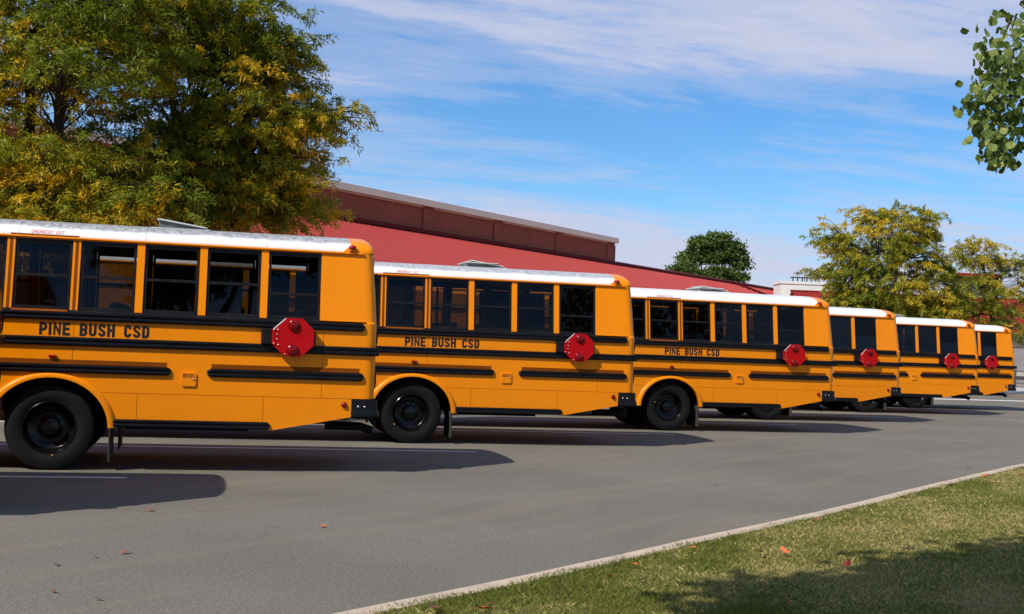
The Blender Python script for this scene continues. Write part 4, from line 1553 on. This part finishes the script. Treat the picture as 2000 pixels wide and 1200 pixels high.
def limb(mb, p0, p1, r0, r1, seed, seg=6, sag=0.15, n=6):
    r = random.Random(seed)
    p0, p1 = Vector(p0), Vector(p1)
    L = (p1 - p0).length
    mid = (p0 + p1) / 2 + Vector((r.uniform(-1, 1), r.uniform(-1, 1), r.uniform(0.2, 1.0))) * L * sag
    pts, rad = [], []
    for i in range(n + 1):
        k = i / n
        q = p0 * (1 - k) ** 2 + mid * 2 * k * (1 - k) + p1 * k * k
        if 0 < i < n:
            q += Vector((r.uniform(-1, 1), r.uniform(-1, 1), r.uniform(-1, 1))) * L * 0.02
        pts.append(q)
        rad.append(r0 * (1 - k) + r1 * k)
    mb.tube(pts, rad, seg)
    return pts


def fronds(base, dirs, length, width, droop, tint, name, mat, curl=0.0, seed=1):
    """ribbons of three quads that arch over and hang: pinnate leaves"""
    r = np.random.default_rng(seed)
    n = len(base)
    up_ = np.array([0, 0, 1.0])
    side = np.cross(dirs, up_)
    side /= np.linalg.norm(side, axis=1)[:, None] + 1e-6
    tw = r.uniform(-1.1, 1.1, n)[:, None]
    nrm = np.cross(side, dirs)
    side = side * np.cos(tw) + nrm * np.sin(tw)
    V = np.empty((n, 6, 3))
    for k, (s, wf) in enumerate(((0.0, 0.35), (0.5, 1.0), (1.0, 0.2))):
        c = base + dirs * (length * s)[:, None] + np.array([0, 0, -1.0]) * (droop * length * s * s)[:, None]
        V[:, 2 * k] = c - side * (width * wf)[:, None]
        V[:, 2 * k + 1] = c + side * (width * wf)[:, None]
    F = np.arange(n)[:, None, None] * 6 + np.array([[[0, 1, 3, 2], [2, 3, 5, 4]]])
    return np_mesh(name, V.reshape(-1, 3), 4, F.reshape(-1, 4), mat, np.repeat(tint, 6))


def crown_sprays(lobes, n_spray, per, spray_len, seed, yellow, inner=0.55, clump=0.34):
    """lobes: (centre xyz, radii xyz, weight). returns spray bases, directions, yellow factor"""
    r = np.random.default_rng(seed)
    C = np.array([l[0] for l in lobes], float)
    Rr = np.array([l[1] for l in lobes], float)
    W = np.array([l[2] for l in lobes], float)
    k = r.choice(len(lobes), n_spray, p=W / W.sum())
    d = r.normal(0, 1, (n_spray, 3))
    d /= np.linalg.norm(d, axis=1)[:, None]
    rad = (inner + (1 - inner) * r.uniform(0, 1, n_spray) ** 0.6)
    P = C[k] + d * Rr[k] * rad[:, None]
    # gather the sprays into flattened clumps so that gaps open between them
    nc = max(4, n_spray // 9)
    ci = np.arange(n_spray) % nc
    own = k[:nc][ci]
    P = P[:nc][ci] + r.normal(0, 1, (n_spray, 3)) * np.array([clump, clump, clump * 0.42])
    k = own
    d = (P - C[k]) / Rr[k]
    d /= np.linalg.norm(d, axis=1)[:, None] + 1e-6
    out = d * Rr[k]
    out /= np.linalg.norm(out, axis=1)[:, None]
    D = out * 0.8 + r.normal(0, 0.42, (n_spray, 3))
    D[:, 2] = D[:, 2] * 0.5 + 0.08
    D /= np.linalg.norm(D, axis=1)[:, None]
    y = smooth_noise(P[:, 0] + 0.7 * P[:, 2], P[:, 1] - 0.5 * P[:, 2], 1.1, seed + 5) * 0.45 + 0.62 * np.clip(r.normal(-0.1, 0.8, nc), -0.7, 1.6)[ci] + r.normal(0, 0.15, n_spray)
    y = np.clip(y + yellow, -0.3, 1.2)
    return P, D, y, k


def locust_tree(name, base, height_fork, lobes, label, mat, n_spray, per, seed, yellow, trunk_r, spray_len=0.42, frond_len=0.115, frond_w=0.0145, group=None, forks=None, inner=0.5):
    root = empty(name, base)
    tag(root, label, 'tree', group)
    off = Matrix.Translation(-Vector(base))
    tb = MB()
    fork = Vector(base) + Vector((0, 0, height_fork))
    tree_limbs(tb, base, fork, None, trunk_r, seed=seed)
    tr = tb.build('trunk', M['bark'], root, smooth=True)
    tr.matrix_parent_inverse = off
    P, D, y, k = crown_sprays(lobes, n_spray, per, spray_len, seed, yellow, inner)
    bb = MB()
    r = random.Random(seed)
    joints = []
    for i, (c, rr, w) in enumerate(lobes):
        c = Vector(c)
        st = fork if not joints or (r.random() < 0.45 and max(rr) > 0.9) else min(joints, key=lambda q: (q - c).length + abs(q.z - c.z) * .5)
        rb_ = trunk_r * (0.62 if st is fork else 0.4)
        pts = limb(bb, st, c, rb_, trunk_r * 0.13, seed * 31 + i, 7)
        joints += pts[2:5]
        own = np.where(k == i)[0]
        for j in own[::max(1, len(own) // 26)]:
            q = pts[r.choice((3, 4, 5, 6))]
            limb(bb, q, Vector(P[j]), trunk_r * 0.10, 0.008, seed * 77 + int(j), 4, 0.12, 4)
    br = bb.build('branches', M['bark'], root, smooth=True, recalc=False)
    br.matrix_parent_inverse = off
    rg = np.random.default_rng(seed + 1)
    n = n_spray * per
    idx = np.repeat(np.arange(n_spray), per)
    s = rg.uniform(0, 1, n)
    bp = P[idx] + D[idx] * (s * spray_len)[:, None] + np.array([0, 0, -1.0]) * (0.35 * spray_len * s * s)[:, None] + rg.normal(0, 0.035, (n, 3))
    fd = D[idx] * 0.55 + rg.normal(0, 0.70, (n, 3))
    fd[:, 2] *= 0.75
    fd /= np.linalg.norm(fd, axis=1)[:, None]
    ln = frond_len * rg.uniform(0.6, 1.3, n)
    tint = np.clip(0.22 + 0.42 * y[idx] + rg.normal(0, 0.10, n), 0.0, 1.0)
    me = fronds(bp, fd, ln, frond_w * rg.uniform(0.7, 1.3, n), rg.uniform(0.1, 0.45, n), tint, 'crown', mat, seed=seed)
    cr = link(bpy.data.objects.new('crown', me), root)
    cr.matrix_parent_inverse = off
    cr['kind'] = 'stuff'
    return root


def px_at(px, py, Yd):
    """world point seen at photograph pixel (px, py) at depth Yd: used once to read lobe centres off the photograph"""
    v = fwd + rt * ((px - 1000) / 2400.3) + up * (-(py - 600) / 2400.3)
    return (v.x * Yd / v.y, Yd, CAM_H + v.z * Yd / v.y)


def lobes_from(table, scale):
    out = []
    for px, py, Yd, rx, ry, rz, w in table:
        out.append((px_at(px, py, Yd), (rx, ry, rz), w))
    return out


# big honey locusts at the left, their crowns running together
lobesA = lobes_from([(60, 60, 23.0, 1.5, 1.5, 0.9, 1.0), (190, 40, 23.5, 1.7, 1.6, 0.9, 1.2), (-60, 200, 22.6, 1.3, 1.4, 0.9, .5), (120, 135, 22.0, 1.0, 1.2, 0.45, .5),
                     (40, 330, 22.0, 1.4, 1.3, 0.85, 1.0), (170, 380, 22.2, 1.5, 1.3, 0.75, 1.0), (60, 430, 21.8, 1.4, 1.2, 0.6, .8), (-150, 60, 23, 1.8, 1.6, 1.2, .7), (-140, 350, 22.6, 1.4, 1.4, 1.0, .6),
                     (230, -90, 23.5, 2.2, 1.8, 1.0, .8), (0, -110, 23.5, 2.2, 1.8, 1.0, .8)], 1)
locust_tree('honey_locust', (-8.95, 23.4, 0), 3.9, lobesA, 'large honey locust at the left edge with dark forked trunk against the sky', M['locust'], 2500, 50, 21, 0.39, 0.24, group='honey locusts turning yellow')
lobesB = lobes_from([(330, 60, 26.2, 1.4, 1.6, 0.8, 1.1), (440, 90, 26.6, 1.2, 1.5, 0.75, 1.0), (512, 125, 26.8, 0.80, 1.0, 0.50, .5), (566, 105, 26.8, 0.28, .5, .22, .07), (380, 190, 25.8, 1.6, 1.5, 0.8, 1.0), (495, 230, 26.6, 1.1, 1.3, 0.65, .8),
                     (572, 225, 26.9, 0.55, 0.8, 0.30, .20), (630, 228, 26.9, 0.28, .5, .16, .05), (300, 300, 25.4, 1.5, 1.4, 0.8, 1.0), (450, 320, 26.0, 1.4, 1.4, 0.75, 1.0), (540, 315, 26.6, 0.75, 1.0, 0.50, .45), (575, 400, 26.8, 0.65, 1.0, 0.40, .4),
                     (360, 410, 25.6, 1.4, 1.3, 0.55, .9), (490, 395, 26.2, 1.2, 1.3, 0.5, .8), (250, 400, 25.4, 1.2, 1.2, 0.55, .6), (330, -60, 26, 1.6, 1.5, 0.9, .7), (470, 20, 26.5, 0.7, 1.0, 0.5, .35)], 1)
locust_tree('honey_locust', (-7.15, 26.0, 0), 3.4, lobesB, 'broad honey locust behind the nearest bus, green and gold crown over the gymnasium wall', M['locust'], 3300, 52, 43, 0.34, 0.22, group='honey locusts turning yellow')

# the two pale, yellowing locusts by the far wing
lobesC = lobes_from([(1760, 440, 60, 1.5, 1.4, 0.95, 1.0), (1700, 490, 59.6, 1.9, 1.6, 1.1, 1.3), (1790, 505, 60, 1.3, 1.5, 1.0, 1.0), (1662, 545, 59.4, 1.5, 1.4, 1.1, 1.0), (1730, 570, 59.4, 1.8, 1.6, 1.1, 1.1),
                     (1830, 560, 60, 1.3, 1.3, 1.2, .9), (1640, 465, 59.5, 0.9, 1.0, 0.6, .35), (1630, 582, 59.4, 0.7, 0.8, 0.55, .35), (1668, 602, 59, 1.2, 1.3, .7, .9), (1720, 615, 59, 1.4, 1.4, .7, .9), (1790, 615, 59, 1.4, 1.3, .7, .8), (1845, 610, 59.5, 1.1, 1.1, .7, .6), (1700, 415, 60, .7, .8, .4, .2)], 1)
locust_tree('honey_locust', (18.3, 60.3, 0), 2.6, lobesC, 'rounded pale yellow-green honey locust behind the three smallest buses', M['locust_far'], 2300, 44, 65, 0.40, 0.19, spray_len=0.48, frond_len=0.16, frond_w=0.021, group='honey locusts turning yellow')
lobesD = lobes_from([(1915, 500, 62, 1.1, 1.1, 0.8, .9), (1960, 530, 62, 1.4, 1.2, 0.9, 1.0), (1905, 570, 61.6, 1.2, 1.2, 1.0, 1.0), (1950, 600, 61.6, 1.3, 1.2, 0.9, 1.0), (1985, 515, 62.4, 0.9, 1.0, 0.45, .35),
                     (1895, 615, 61.4, 0.9, 1.0, 0.7, .6), (2030, 590, 62.4, 1.0, 1.0, 0.7, .3), (1905, 640, 61, 1.0, 1.0, .6, .6), (1955, 645, 61, 1.0, 1.0, .6, .6)], 1)
locust_tree('honey_locust', (24.3, 62.2, 0), 2.4, lobesD, 'ragged small honey locust at the right edge in front of the white tower', M['locust_far'], 640, 40, 87, 0.20, 0.16, spray_len=0.48, frond_len=0.16, frond_w=0.021, group='honey locusts turning yellow')


def broadleaf(name, base, hf, lobes, label, mat, n, seed, size, trunk_r, bark, cat='tree', inner=0.45):
    root = empty(name, base)
    tag(root, label, cat)
    off = Matrix.Translation(-Vector(base))
    tb = MB()
    fork = Vector(base) + Vector((0, 0, hf))
    tree_limbs(tb, base, fork, None, trunk_r, seed=seed)
    tb.build('trunk', bark, root, smooth=True).matrix_parent_inverse = off
    bb = MB()
    rg = np.random.default_rng(seed)
    C = np.array([l[0] for l in lobes], float)
    Rr = np.array([l[1] for l in lobes], float)
    W = np.array([l[2] for l in lobes], float)
    ncl = n // 110
    k = rg.choice(len(lobes), ncl, p=W / W.sum())
    d = rg.normal(0, 1, (ncl, 3))
    d /= np.linalg.norm(d, axis=1)[:, None]
    P = C[k] + d * Rr[k] * (inner + (1 - inner) * rg.uniform(0, 1, ncl) ** .5)[:, None]
    for i, (c, rr, w) in enumerate(lobes):
        pts = limb(bb, fork, c, trunk_r * .5, trunk_r * .12, seed * 13 + i, 6)
        own = np.where(k == i)[0]
        for j in own[::max(1, len(own) // 10)]:
            limb(bb, pts[4], Vector(P[j]), trunk_r * .1, .01, seed * 7 + int(j), 4, .1, 4)
    bb.build('branches', bark, root, smooth=True, recalc=False).matrix_parent_inverse = off
    idx = np.repeat(np.arange(ncl), 110)
    m = len(idx)
    cs = size * 2.7
    bp = P[idx] + rg.normal(0, 1, (m, 3)) * np.array([cs, cs, cs * .55])
    a = rg.normal(0, 1, (m, 3))
    a[:, 2] *= 0.5
    a /= np.linalg.norm(a, axis=1)[:, None]
    b = np.cross(a, rg.normal(0, 1, (m, 3)))
    b /= np.linalg.norm(b, axis=1)[:, None]
    s = size * rg.uniform(.6, 1.3, m)[:, None]
    V = np.stack([bp - a * s, bp - b * s * .75 + a * s * .1, bp + a * s, bp + b * s * .75 + a * s * .1], 1)
    F = np.arange(m)[:, None] * 4 + np.array([[0, 1, 2, 3]])
    tint = np.clip(0.35 + 0.18 * rg.normal(0, 1, ncl)[idx] + rg.normal(0, .14, m), 0, 1)
    me = np_mesh('crown', V.reshape(-1, 3), 4, F, mat, np.repeat(tint, 4))
    o = link(bpy.data.objects.new('crown', me), root)
    o.matrix_parent_inverse = off
    o['kind'] = 'stuff'
    return root, bb


lobesM = lobes_from([(1405, 470, 150, 1.5, 1.6, 1.0, .8), (1372, 478, 150, 1.4, 1.6, 1.1, .8), (1432, 492, 150, 1.4, 1.6, 1.2, .8), (1350, 505, 150, 1.3, 1.6, 1.0, .7), (1448, 515, 150, 0.9, 1.4, 0.9, .5), (1395, 505, 150, 1.7, 1.8, 1.3, .8),
                     (1335, 530, 149, 1.3, 1.6, 0.9, .7), (1318, 527, 149, 0.7, 1.0, 0.45, .25), (1360, 545, 149, 1.6, 1.8, 1.2, .9), (1405, 540, 149, 1.8, 1.8, 1.2, .9), (1443, 548, 150, 1.0, 1.4, 1.1, .6), (1395, 590, 150, 3.2, 3, 2.2, .8)], 1)
lobesM = [(c, tuple(q * 0.86 for q in r), w) for c, r, w in lobesM]
broadleaf('maple_tree', (24.2, 150, 0), 6.0, lobesM, 'compact dark green tree standing behind the red roof ridge', M['maple'], 27000, 14, 0.17, 0.32, M['bark_grey'])


# --- broad-leaved tree at the right whose branch hangs into the frame
def lobed_leaf(seed):
    r = random.Random(seed)
    out = [(0.0, 0.0), (0.30, 0.02), (0.52, 0.20), (0.42, 0.36), (0.50, 0.62), (0.30, 0.80), (0.10, 0.86), (0, 0.80)]
    pts = out + [(-x, y) for x, y in reversed(out[1:-1])]
    mb = MB()
    fold, curl = r.uniform(.12, .35), r.uniform(-.25, .35)
    vs = [(x, y, abs(x) * fold - curl * y * y * .5 + r.uniform(-.02, .02)) for x, y in pts]
    vs.append((0, .4, -curl * .08))
    n = len(pts)
    mb.add(vs, [(i, (i + 1) % n, n) for i in range(n)])
    me = mb.mesh('leaf', M['tulip'], recalc=False)
    a = me.attributes.new('tint', 'FLOAT', 'POINT')
    tv = r.choice((0.12, .25, .3, .4, .55, .75))
    a.data.foreach_set('value', [tv] * len(me.vertices))
    return me


leaf_meshes = [lobed_leaf(i) for i in range(10)]


def leafy_tree():
    base = (10.6, 13.2, 0.15)
    root = empty('tulip_tree', base)
    tag(root, 'broad-leaved green tree outside the frame, its leafy branch hanging in at the upper right corner', 'tree', 'broad-leaved trees on the lawn')
    off = Matrix.Translation(-Vector(base))
    tb = MB()
    tree_limbs(tb, base, (10.5, 13.2, 4.2), None, 0.2, seed=4)
    tb.build('trunk', M['bark_grey'], root, smooth=True).matrix_parent_inverse = off
    bb = MB()
    r = random.Random(77)
    # (pixel x, pixel y, spread) clusters of the hanging branch as the photograph shows them, ~13.5 m away
    cl = [(1978, 30, .22, 12), (1962, 66, .16, 7), (1950, 98, .20, 12), (1985, 90, .22, 16), (1935, 130, .17, 9), (1972, 130, .22, 22), (1945, 160, .22, 22), (1990, 165, .25, 24), (1900, 182, .10, 6), (1965, 190, .22, 24),
          (1918, 200, .14, 9), (1940, 222, .22, 22), (1985, 225, .25, 22), (1907, 248, .13, 8), (1955, 255, .20, 20), (1930, 262, .14, 10), (1985, 268, .16, 10), (1955, 285, .15, 12), (1940, 305, .09, 6), (1970, 300, .11, 6), (1947, 322, .05, 2), (1975, 312, .06, 3)]
    stem0 = Vector((10.5, 13.2, 4.0))
    hub1 = Vector(px_at(2080, 120, 13.5))
    limb(bb, stem0, hub1, .1, .05, 3, 7)
    hubs = [hub1]
    cnt = 0
    extra = []
    for px, py, sp, n in cl:
        c = Vector(px_at(px, py, 13.5 + r.uniform(-.35, .35)))
        st = hub1 if px > 1960 or len(hubs) < 2 else min(hubs, key=lambda h: (h - c).length)
        limb(bb, st, c, .016, .005, px * 3 + py, 5, .10, 5)
        hubs.append(c)
        for j in range(n):
            q = c + Vector((max(-1.2, min(1.2, r.gauss(0, 1))) * sp * .75, r.gauss(0, sp), max(-1.3, min(1.3, r.gauss(0, 1))) * sp * .6))
            o = bpy.data.objects.new('leaf', leaf_meshes[r.randrange(10)])
            link(o, root)
            s = r.uniform(.075, .118)
            o.scale = (s, s, s)
            o.location = q - Vector(base)
            o.rotation_euler = (r.uniform(-1.9, -.5), r.uniform(-.7, .7), r.uniform(0, 6.28))
            cnt += 1
    # the many small leaves past the first 300, and the foliage that carries on along the branch
    lm = MB()
    tv = []
    cl2 = [(px, py, sp * 1.1, int(n * 1.5), 0) for px, py, sp, n in cl if px > 1925] + [(2060 + 45 * (i % 7), 20 + 55 * (i // 7) + 18 * (i % 3), .26, 26, .25) for i in range(35)]
    for px, py, sp, n, dy in cl2:
        c = Vector(px_at(px, py, 13.5 + r.uniform(-.4, .4) + dy))
        for j in range(n):
            q = c + Vector((r.gauss(0, sp * .7), r.gauss(0, sp), r.gauss(0, sp * .6)))
            s = r.uniform(.07, .115)
            e = Matrix.Translation(q) @ Matrix.Rotation(r.uniform(0, 6.28), 4, 'Z') @ Matrix.Rotation(r.uniform(-.7, .7), 4, 'Y') @ Matrix.Rotation(r.uniform(-1.9, -.5), 4, 'X') @ Matrix.Scale(s, 4)
            src = leaf_meshes[r.randrange(10)]
            lm.add([e @ v.co for v in src.vertices], [tuple(p.vertices) for p in src.polygons])
            tv += [r.choice((.12, .2, .25, .3, .4, .55, .75))] * len(src.vertices)
    lme = lm.mesh('foliage', M['tulip'], recalc=False)
    lme.attributes.new('tint', 'FLOAT', 'POINT').data.foreach_set('value', tv)
    lo = link(bpy.data.objects.new('foliage', lme), root)
    lo.matrix_parent_inverse = off
    lo['kind'] = 'stuff'
    # the rest of the crown, outside the frame
    lob = [((9.3, 14.0, 6.8), (1.8, 2.0, 1.5), 1), ((11.6, 12.6, 7.4), (2.2, 2.2, 1.7), 1), ((10.2, 13.4, 9.2), (2.2, 2.2, 1.5), 1), ((12.0, 14.8, 5.8), (2.0, 2.0, 1.2), .8), ((8.6, 12.4, 8.6), (1.5, 1.6, 1.2), .6)]
    for i, l in enumerate(lob):
        limb(bb, stem0, l[0], .10, .03, 90 + i, 6)
    bb.build('branches', M['bark_grey'], root, smooth=True, recalc=False).matrix_parent_inverse = off
    me = crown_leaves(lob, 9000, 5, .10)
    o = link(bpy.data.objects.new('crown', me), root)
    o.matrix_parent_inverse = off
    o['kind'] = 'stuff'


def crown_leaves(lob, m, seed, size, inner=0.35):
    rg = np.random.default_rng(seed)
    C = np.array([l[0] for l in lob], float)
    Rr = np.array([l[1] for l in lob], float)
    W = np.array([l[2] for l in lob], float)
    ncl = m // 24
    k = rg.choice(len(lob), ncl, p=W / W.sum())
    d = rg.normal(0, 1, (ncl, 3))
    d /= np.linalg.norm(d, axis=1)[:, None]
    P = C[k] + d * Rr[k] * (inner + (1 - inner) * rg.uniform(0, 1, ncl) ** .5)[:, None]
    idx = np.repeat(np.arange(ncl), 24)
    m = len(idx)
    bp = P[idx] + rg.normal(0, .2, (m, 3))
    a = rg.normal(0, 1, (m, 3))
    a[:, 2] -= .4
    a /= np.linalg.norm(a, axis=1)[:, None]
    b = np.cross(a, rg.normal(0, 1, (m, 3)))
    b /= np.linalg.norm(b, axis=1)[:, None]
    s = size * rg.uniform(.7, 1.3, m)[:, None]
    V = np.stack([bp - a * s, bp - b * s * .9 - a * s * .1, bp + a * s * .9, bp + b * s * .9 - a * s * .1], 1)
    F = np.arange(m)[:, None] * 4 + np.array([[0, 1, 2, 3]])
    return np_mesh('crown', V.reshape(-1, 3), 4, F, M['tulip'], np.repeat(np.clip(rg.normal(.35, .2, m), 0, 1), 4))


leafy_tree()


def shade_tree(base, hf, lob, label, m, seed, tr=0.25):
    root = empty('tulip_tree', base)
    tag(root, label, 'tree', 'broad-leaved trees on the lawn')
    off = Matrix.Translation(-Vector(base))
    tb, bb = MB(), MB()
    fork = Vector(base) + Vector((0, 0, hf))
    tree_limbs(tb, base, fork, None, tr, seed=seed)
    tb.build('trunk', M['bark_grey'], root, smooth=True).matrix_parent_inverse = off
    for i, l in enumerate(lob):
        limb(bb, fork, l[0], tr * .5, .03, seed * 9 + i, 6)
    bb.build('branches', M['bark_grey'], root, smooth=True, recalc=False).matrix_parent_inverse = off
    o = link(bpy.data.objects.new('crown', crown_leaves(lob, m, seed, .11)), root)
    o.matrix_parent_inverse = off
    o['kind'] = 'stuff'


def up_sun(x, y, z):
    """where a crown at height z must be to shade lawn point (x, y)"""
    k = (z - LZ) / -SUN_TRAVEL.z
    return (x - SUN_TRAVEL.x * k, y - SUN_TRAVEL.y * k, z)


# crowns behind and above the viewpoint: they shade the lower right of the lawn and show in the bus windows
shade_lobes = [(up_sun(1.9, 7.2, 5.6), (.6, .6, .45), .4), (up_sun(2.5, 7.7, 6.2), (1.0, .9, .7), 1.1), (up_sun(3.9, 8.9, 6.6), (1.1, 1.0, .7), 1.1), (up_sun(4.9, 9.9, 7.0), (1.0, .9, .7), .9),
               (up_sun(3.4, 6.6, 7.2), (1.8, 1.4, 1.0), 1.3), (up_sun(6.0, 8.6, 7.6), (1.8, 1.6, 1.1), 1.3), (up_sun(4.8, 6.0, 8.2), (2.0, 1.8, 1.2), 1.3)]
shade_tree((0.9, -2.4, 0.16), 3.6, shade_lobes, 'shade tree behind the viewpoint casting the dappled shadow on the lawn', 13000, 6)
shade_tree((-7.5, -13.0, 0.0), 3.0, [((-7.5, -13, 6.2), (2.6, 2.4, 2.2), 1), ((-9.2, -13.4, 5.0), (1.9, 2, 1.4), .7), ((-5.8, -12.6, 4.8), (1.8, 2, 1.4), .7), ((-7.4, -12.6, 8.4), (1.8, 1.8, 1.4), .6)],
           'tree across the lawn behind the viewpoint, mirrored in the bus windows', 6000, 8)
shade_tree((2.0, -16.0, 0.0), 3.0, [((2, -16, 6.0), (2.6, 2.4, 2.0), 1), ((0.2, -16, 4.6), (1.7, 2, 1.2), .6), ((3.9, -16.2, 4.8), (1.8, 2, 1.3), .7), ((2.2, -15.6, 8.2), (1.7, 1.8, 1.4), .6)],
           'second tree behind the viewpoint, mirrored in the middle bus windows', 6000, 12)


# ------------------------------------------------------------------ fallen leaves, one object each
def dead_leaf(seed, mat):
    r = random.Random(seed)
    n = 9
    mb = MB()
    pts = []
    for i in range(n):
        a = 2 * math.pi * i / n
        rad = 1.0 if i % 2 == 0 else r.uniform(.5, .75)
        pts.append((rad * math.cos(a) * 1.25, rad * math.sin(a) * .9))
    cu = r.uniform(.5, 1.0)
    cx = r.uniform(-.5, .8)
    vs = [(x, y * (1 - .25 * cu), cu * .55 * y * y + cx * .35 * x * x + r.uniform(0, .12)) for x, y in pts] + [(0, 0, .02)]
    mb.add(vs, [(i, (i + 1) % n, n) for i in range(n)])
    mb.tube([(1.2, 0, .1), (1.45, .06, .2)], .05, 4)
    return mb.mesh('fallen_leaf', mat, recalc=False)


dead = {k: [dead_leaf(i * 3 + j, M['leaf_' + k]) for j in range(3)] for i, k in enumerate(('orange', 'red', 'brown', 'tan'))}
LEAVES = [
    (4.33, 13.41, 'brown', .060, 'dark curled brown leaf on the grass halfway along the kerb'),
    (2.88, 11.38, 'brown', .058, 'small dark brown leaf in the bright green grass near the middle of the kerb'),
    (5.37, 14.90, 'brown', .050, 'small dark leaf close behind the upper stretch of kerb'),
    (6.37, 16.39, 'orange', .062, 'flat orange leaf near the kerb in the upper right grass'),
    (6.92, 17.04, 'red', .048, 'reddish leaf beside the kerb, second highest at the right edge'),
    (6.96, 16.66, 'red', .052, 'reddish leaf at the very right edge of the upper grass'),
    (6.22, 15.56, 'tan', .062, 'pale tan leaf below the orange one in the upper right grass'),
    (6.02, 15.50, 'brown', .050, 'brown leaf lying right beside a pale tan leaf in the upper right grass'),
    (2.16, 9.47, 'orange', .062, 'long bright orange leaf in the middle of the sunlit grass'),
    (1.96, 9.43, 'tan', .055, 'pale crumpled leaf just left of the bright orange leaf'),
    (1.94, 9.16, 'brown', .048, 'dark brown leaf just below the pale crumpled leaf'),
    (2.51, 8.98, 'red', .062, 'vivid red leaf standing up at the edge of the tree shadow'),
    (2.30, 9.03, 'brown', .048, 'dark reddish brown leaf left of the vivid red leaf'),
    (4.08, 10.14, 'orange', .058, 'round orange leaf at the right edge just above the tree shadow'),
    (1.76, 7.56, 'orange', .058, 'orange leaf lying inside the tree shadow at the bottom'),
    (0.93, 8.69, 'orange', .036, 'small orange leaf in the green grass below the kerb, left of the shadow'),
    (1.47, 9.53, 'orange', .034, 'tiny orange leaf between the kerb and the sunlit dry grass'),
    (-0.38, 7.07, 'brown', .075, 'large curled brown leaf at the bottom left corner of the grass'),
    (-0.10, 7.05, 'orange', .060, 'upright orange-brown leaf at the bottom edge of the grass'),
    (-0.06, 7.18, 'brown', .040, 'small brown leaf touching the upright orange-brown leaf'),
    (0.19, 7.79, 'orange', .042, 'orange leaf in the grass close to the kerb near the bottom'),
    (0.40, 7.75, 'brown', .038, 'thin brown leaf right of the orange leaf near the bottom of the kerb'),
    (0.72, 8.20, 'orange', .040, 'lone orange leaf midway between the kerb bottom and the tree shadow'),
]
for i, (x, y, k, s, lab) in enumerate(LEAVES):
    o = link(bpy.data.objects.new('fallen_leaf', dead[k][i % 3]))
    o.location = (x, y, 0.168)
    o.scale = (s * .78, s * .78, s * .78)
    o.rotation_euler = (random.uniform(-.35, .35), random.uniform(-.35, .35), random.uniform(0, 6.28))
    tag(o, lab, 'leaf', 'fallen leaves on the grass')
ROADL = [
    (7.31, 19.52, 'orange', .060, 'orange leaf on the asphalt beside the far end of the kerb'),
    (-1.60, 10.92, 'orange', .048, 'bright orange leaf on the open asphalt right of the bus shadow'),
    (-3.29, 11.48, 'orange', .058, 'yellow-orange leaf on the asphalt just below the left bus shadow'),
    (-2.83, 9.27, 'orange', .052, 'orange-red leaf on the asphalt at the lower left'),
    (-3.14, 8.72, 'brown', .042, 'brown leaf on the asphalt lower left, under the orange-red one'),
    (-2.83, 7.83, 'brown', .030, 'small brown leaf on the asphalt near the bottom left corner'),
    (-2.49, 7.66, 'brown', .032, 'small brown leaf on the asphalt at the bottom, right of another'),
    (-2.98, 9.06, 'brown', .026, 'tiny brown scrap of leaf on the asphalt left of the orange-red leaf'),
    (2.64, 15.42, 'brown', .034, 'small brown leaf alone in the middle of the lane'),
]
for i, (x, y, k, s, lab) in enumerate(ROADL):
    o = link(bpy.data.objects.new('fallen_leaf', dead[k][i % 3]))
    o.location = (x, y, 0.012)
    o.scale = (s * .8, s * .8, s * .6)
    o.rotation_euler = (random.uniform(-.1, .1), random.uniform(-.1, .1), random.uniform(0, 6.28))
    tag(o, lab, 'leaf', 'fallen leaves on the asphalt')
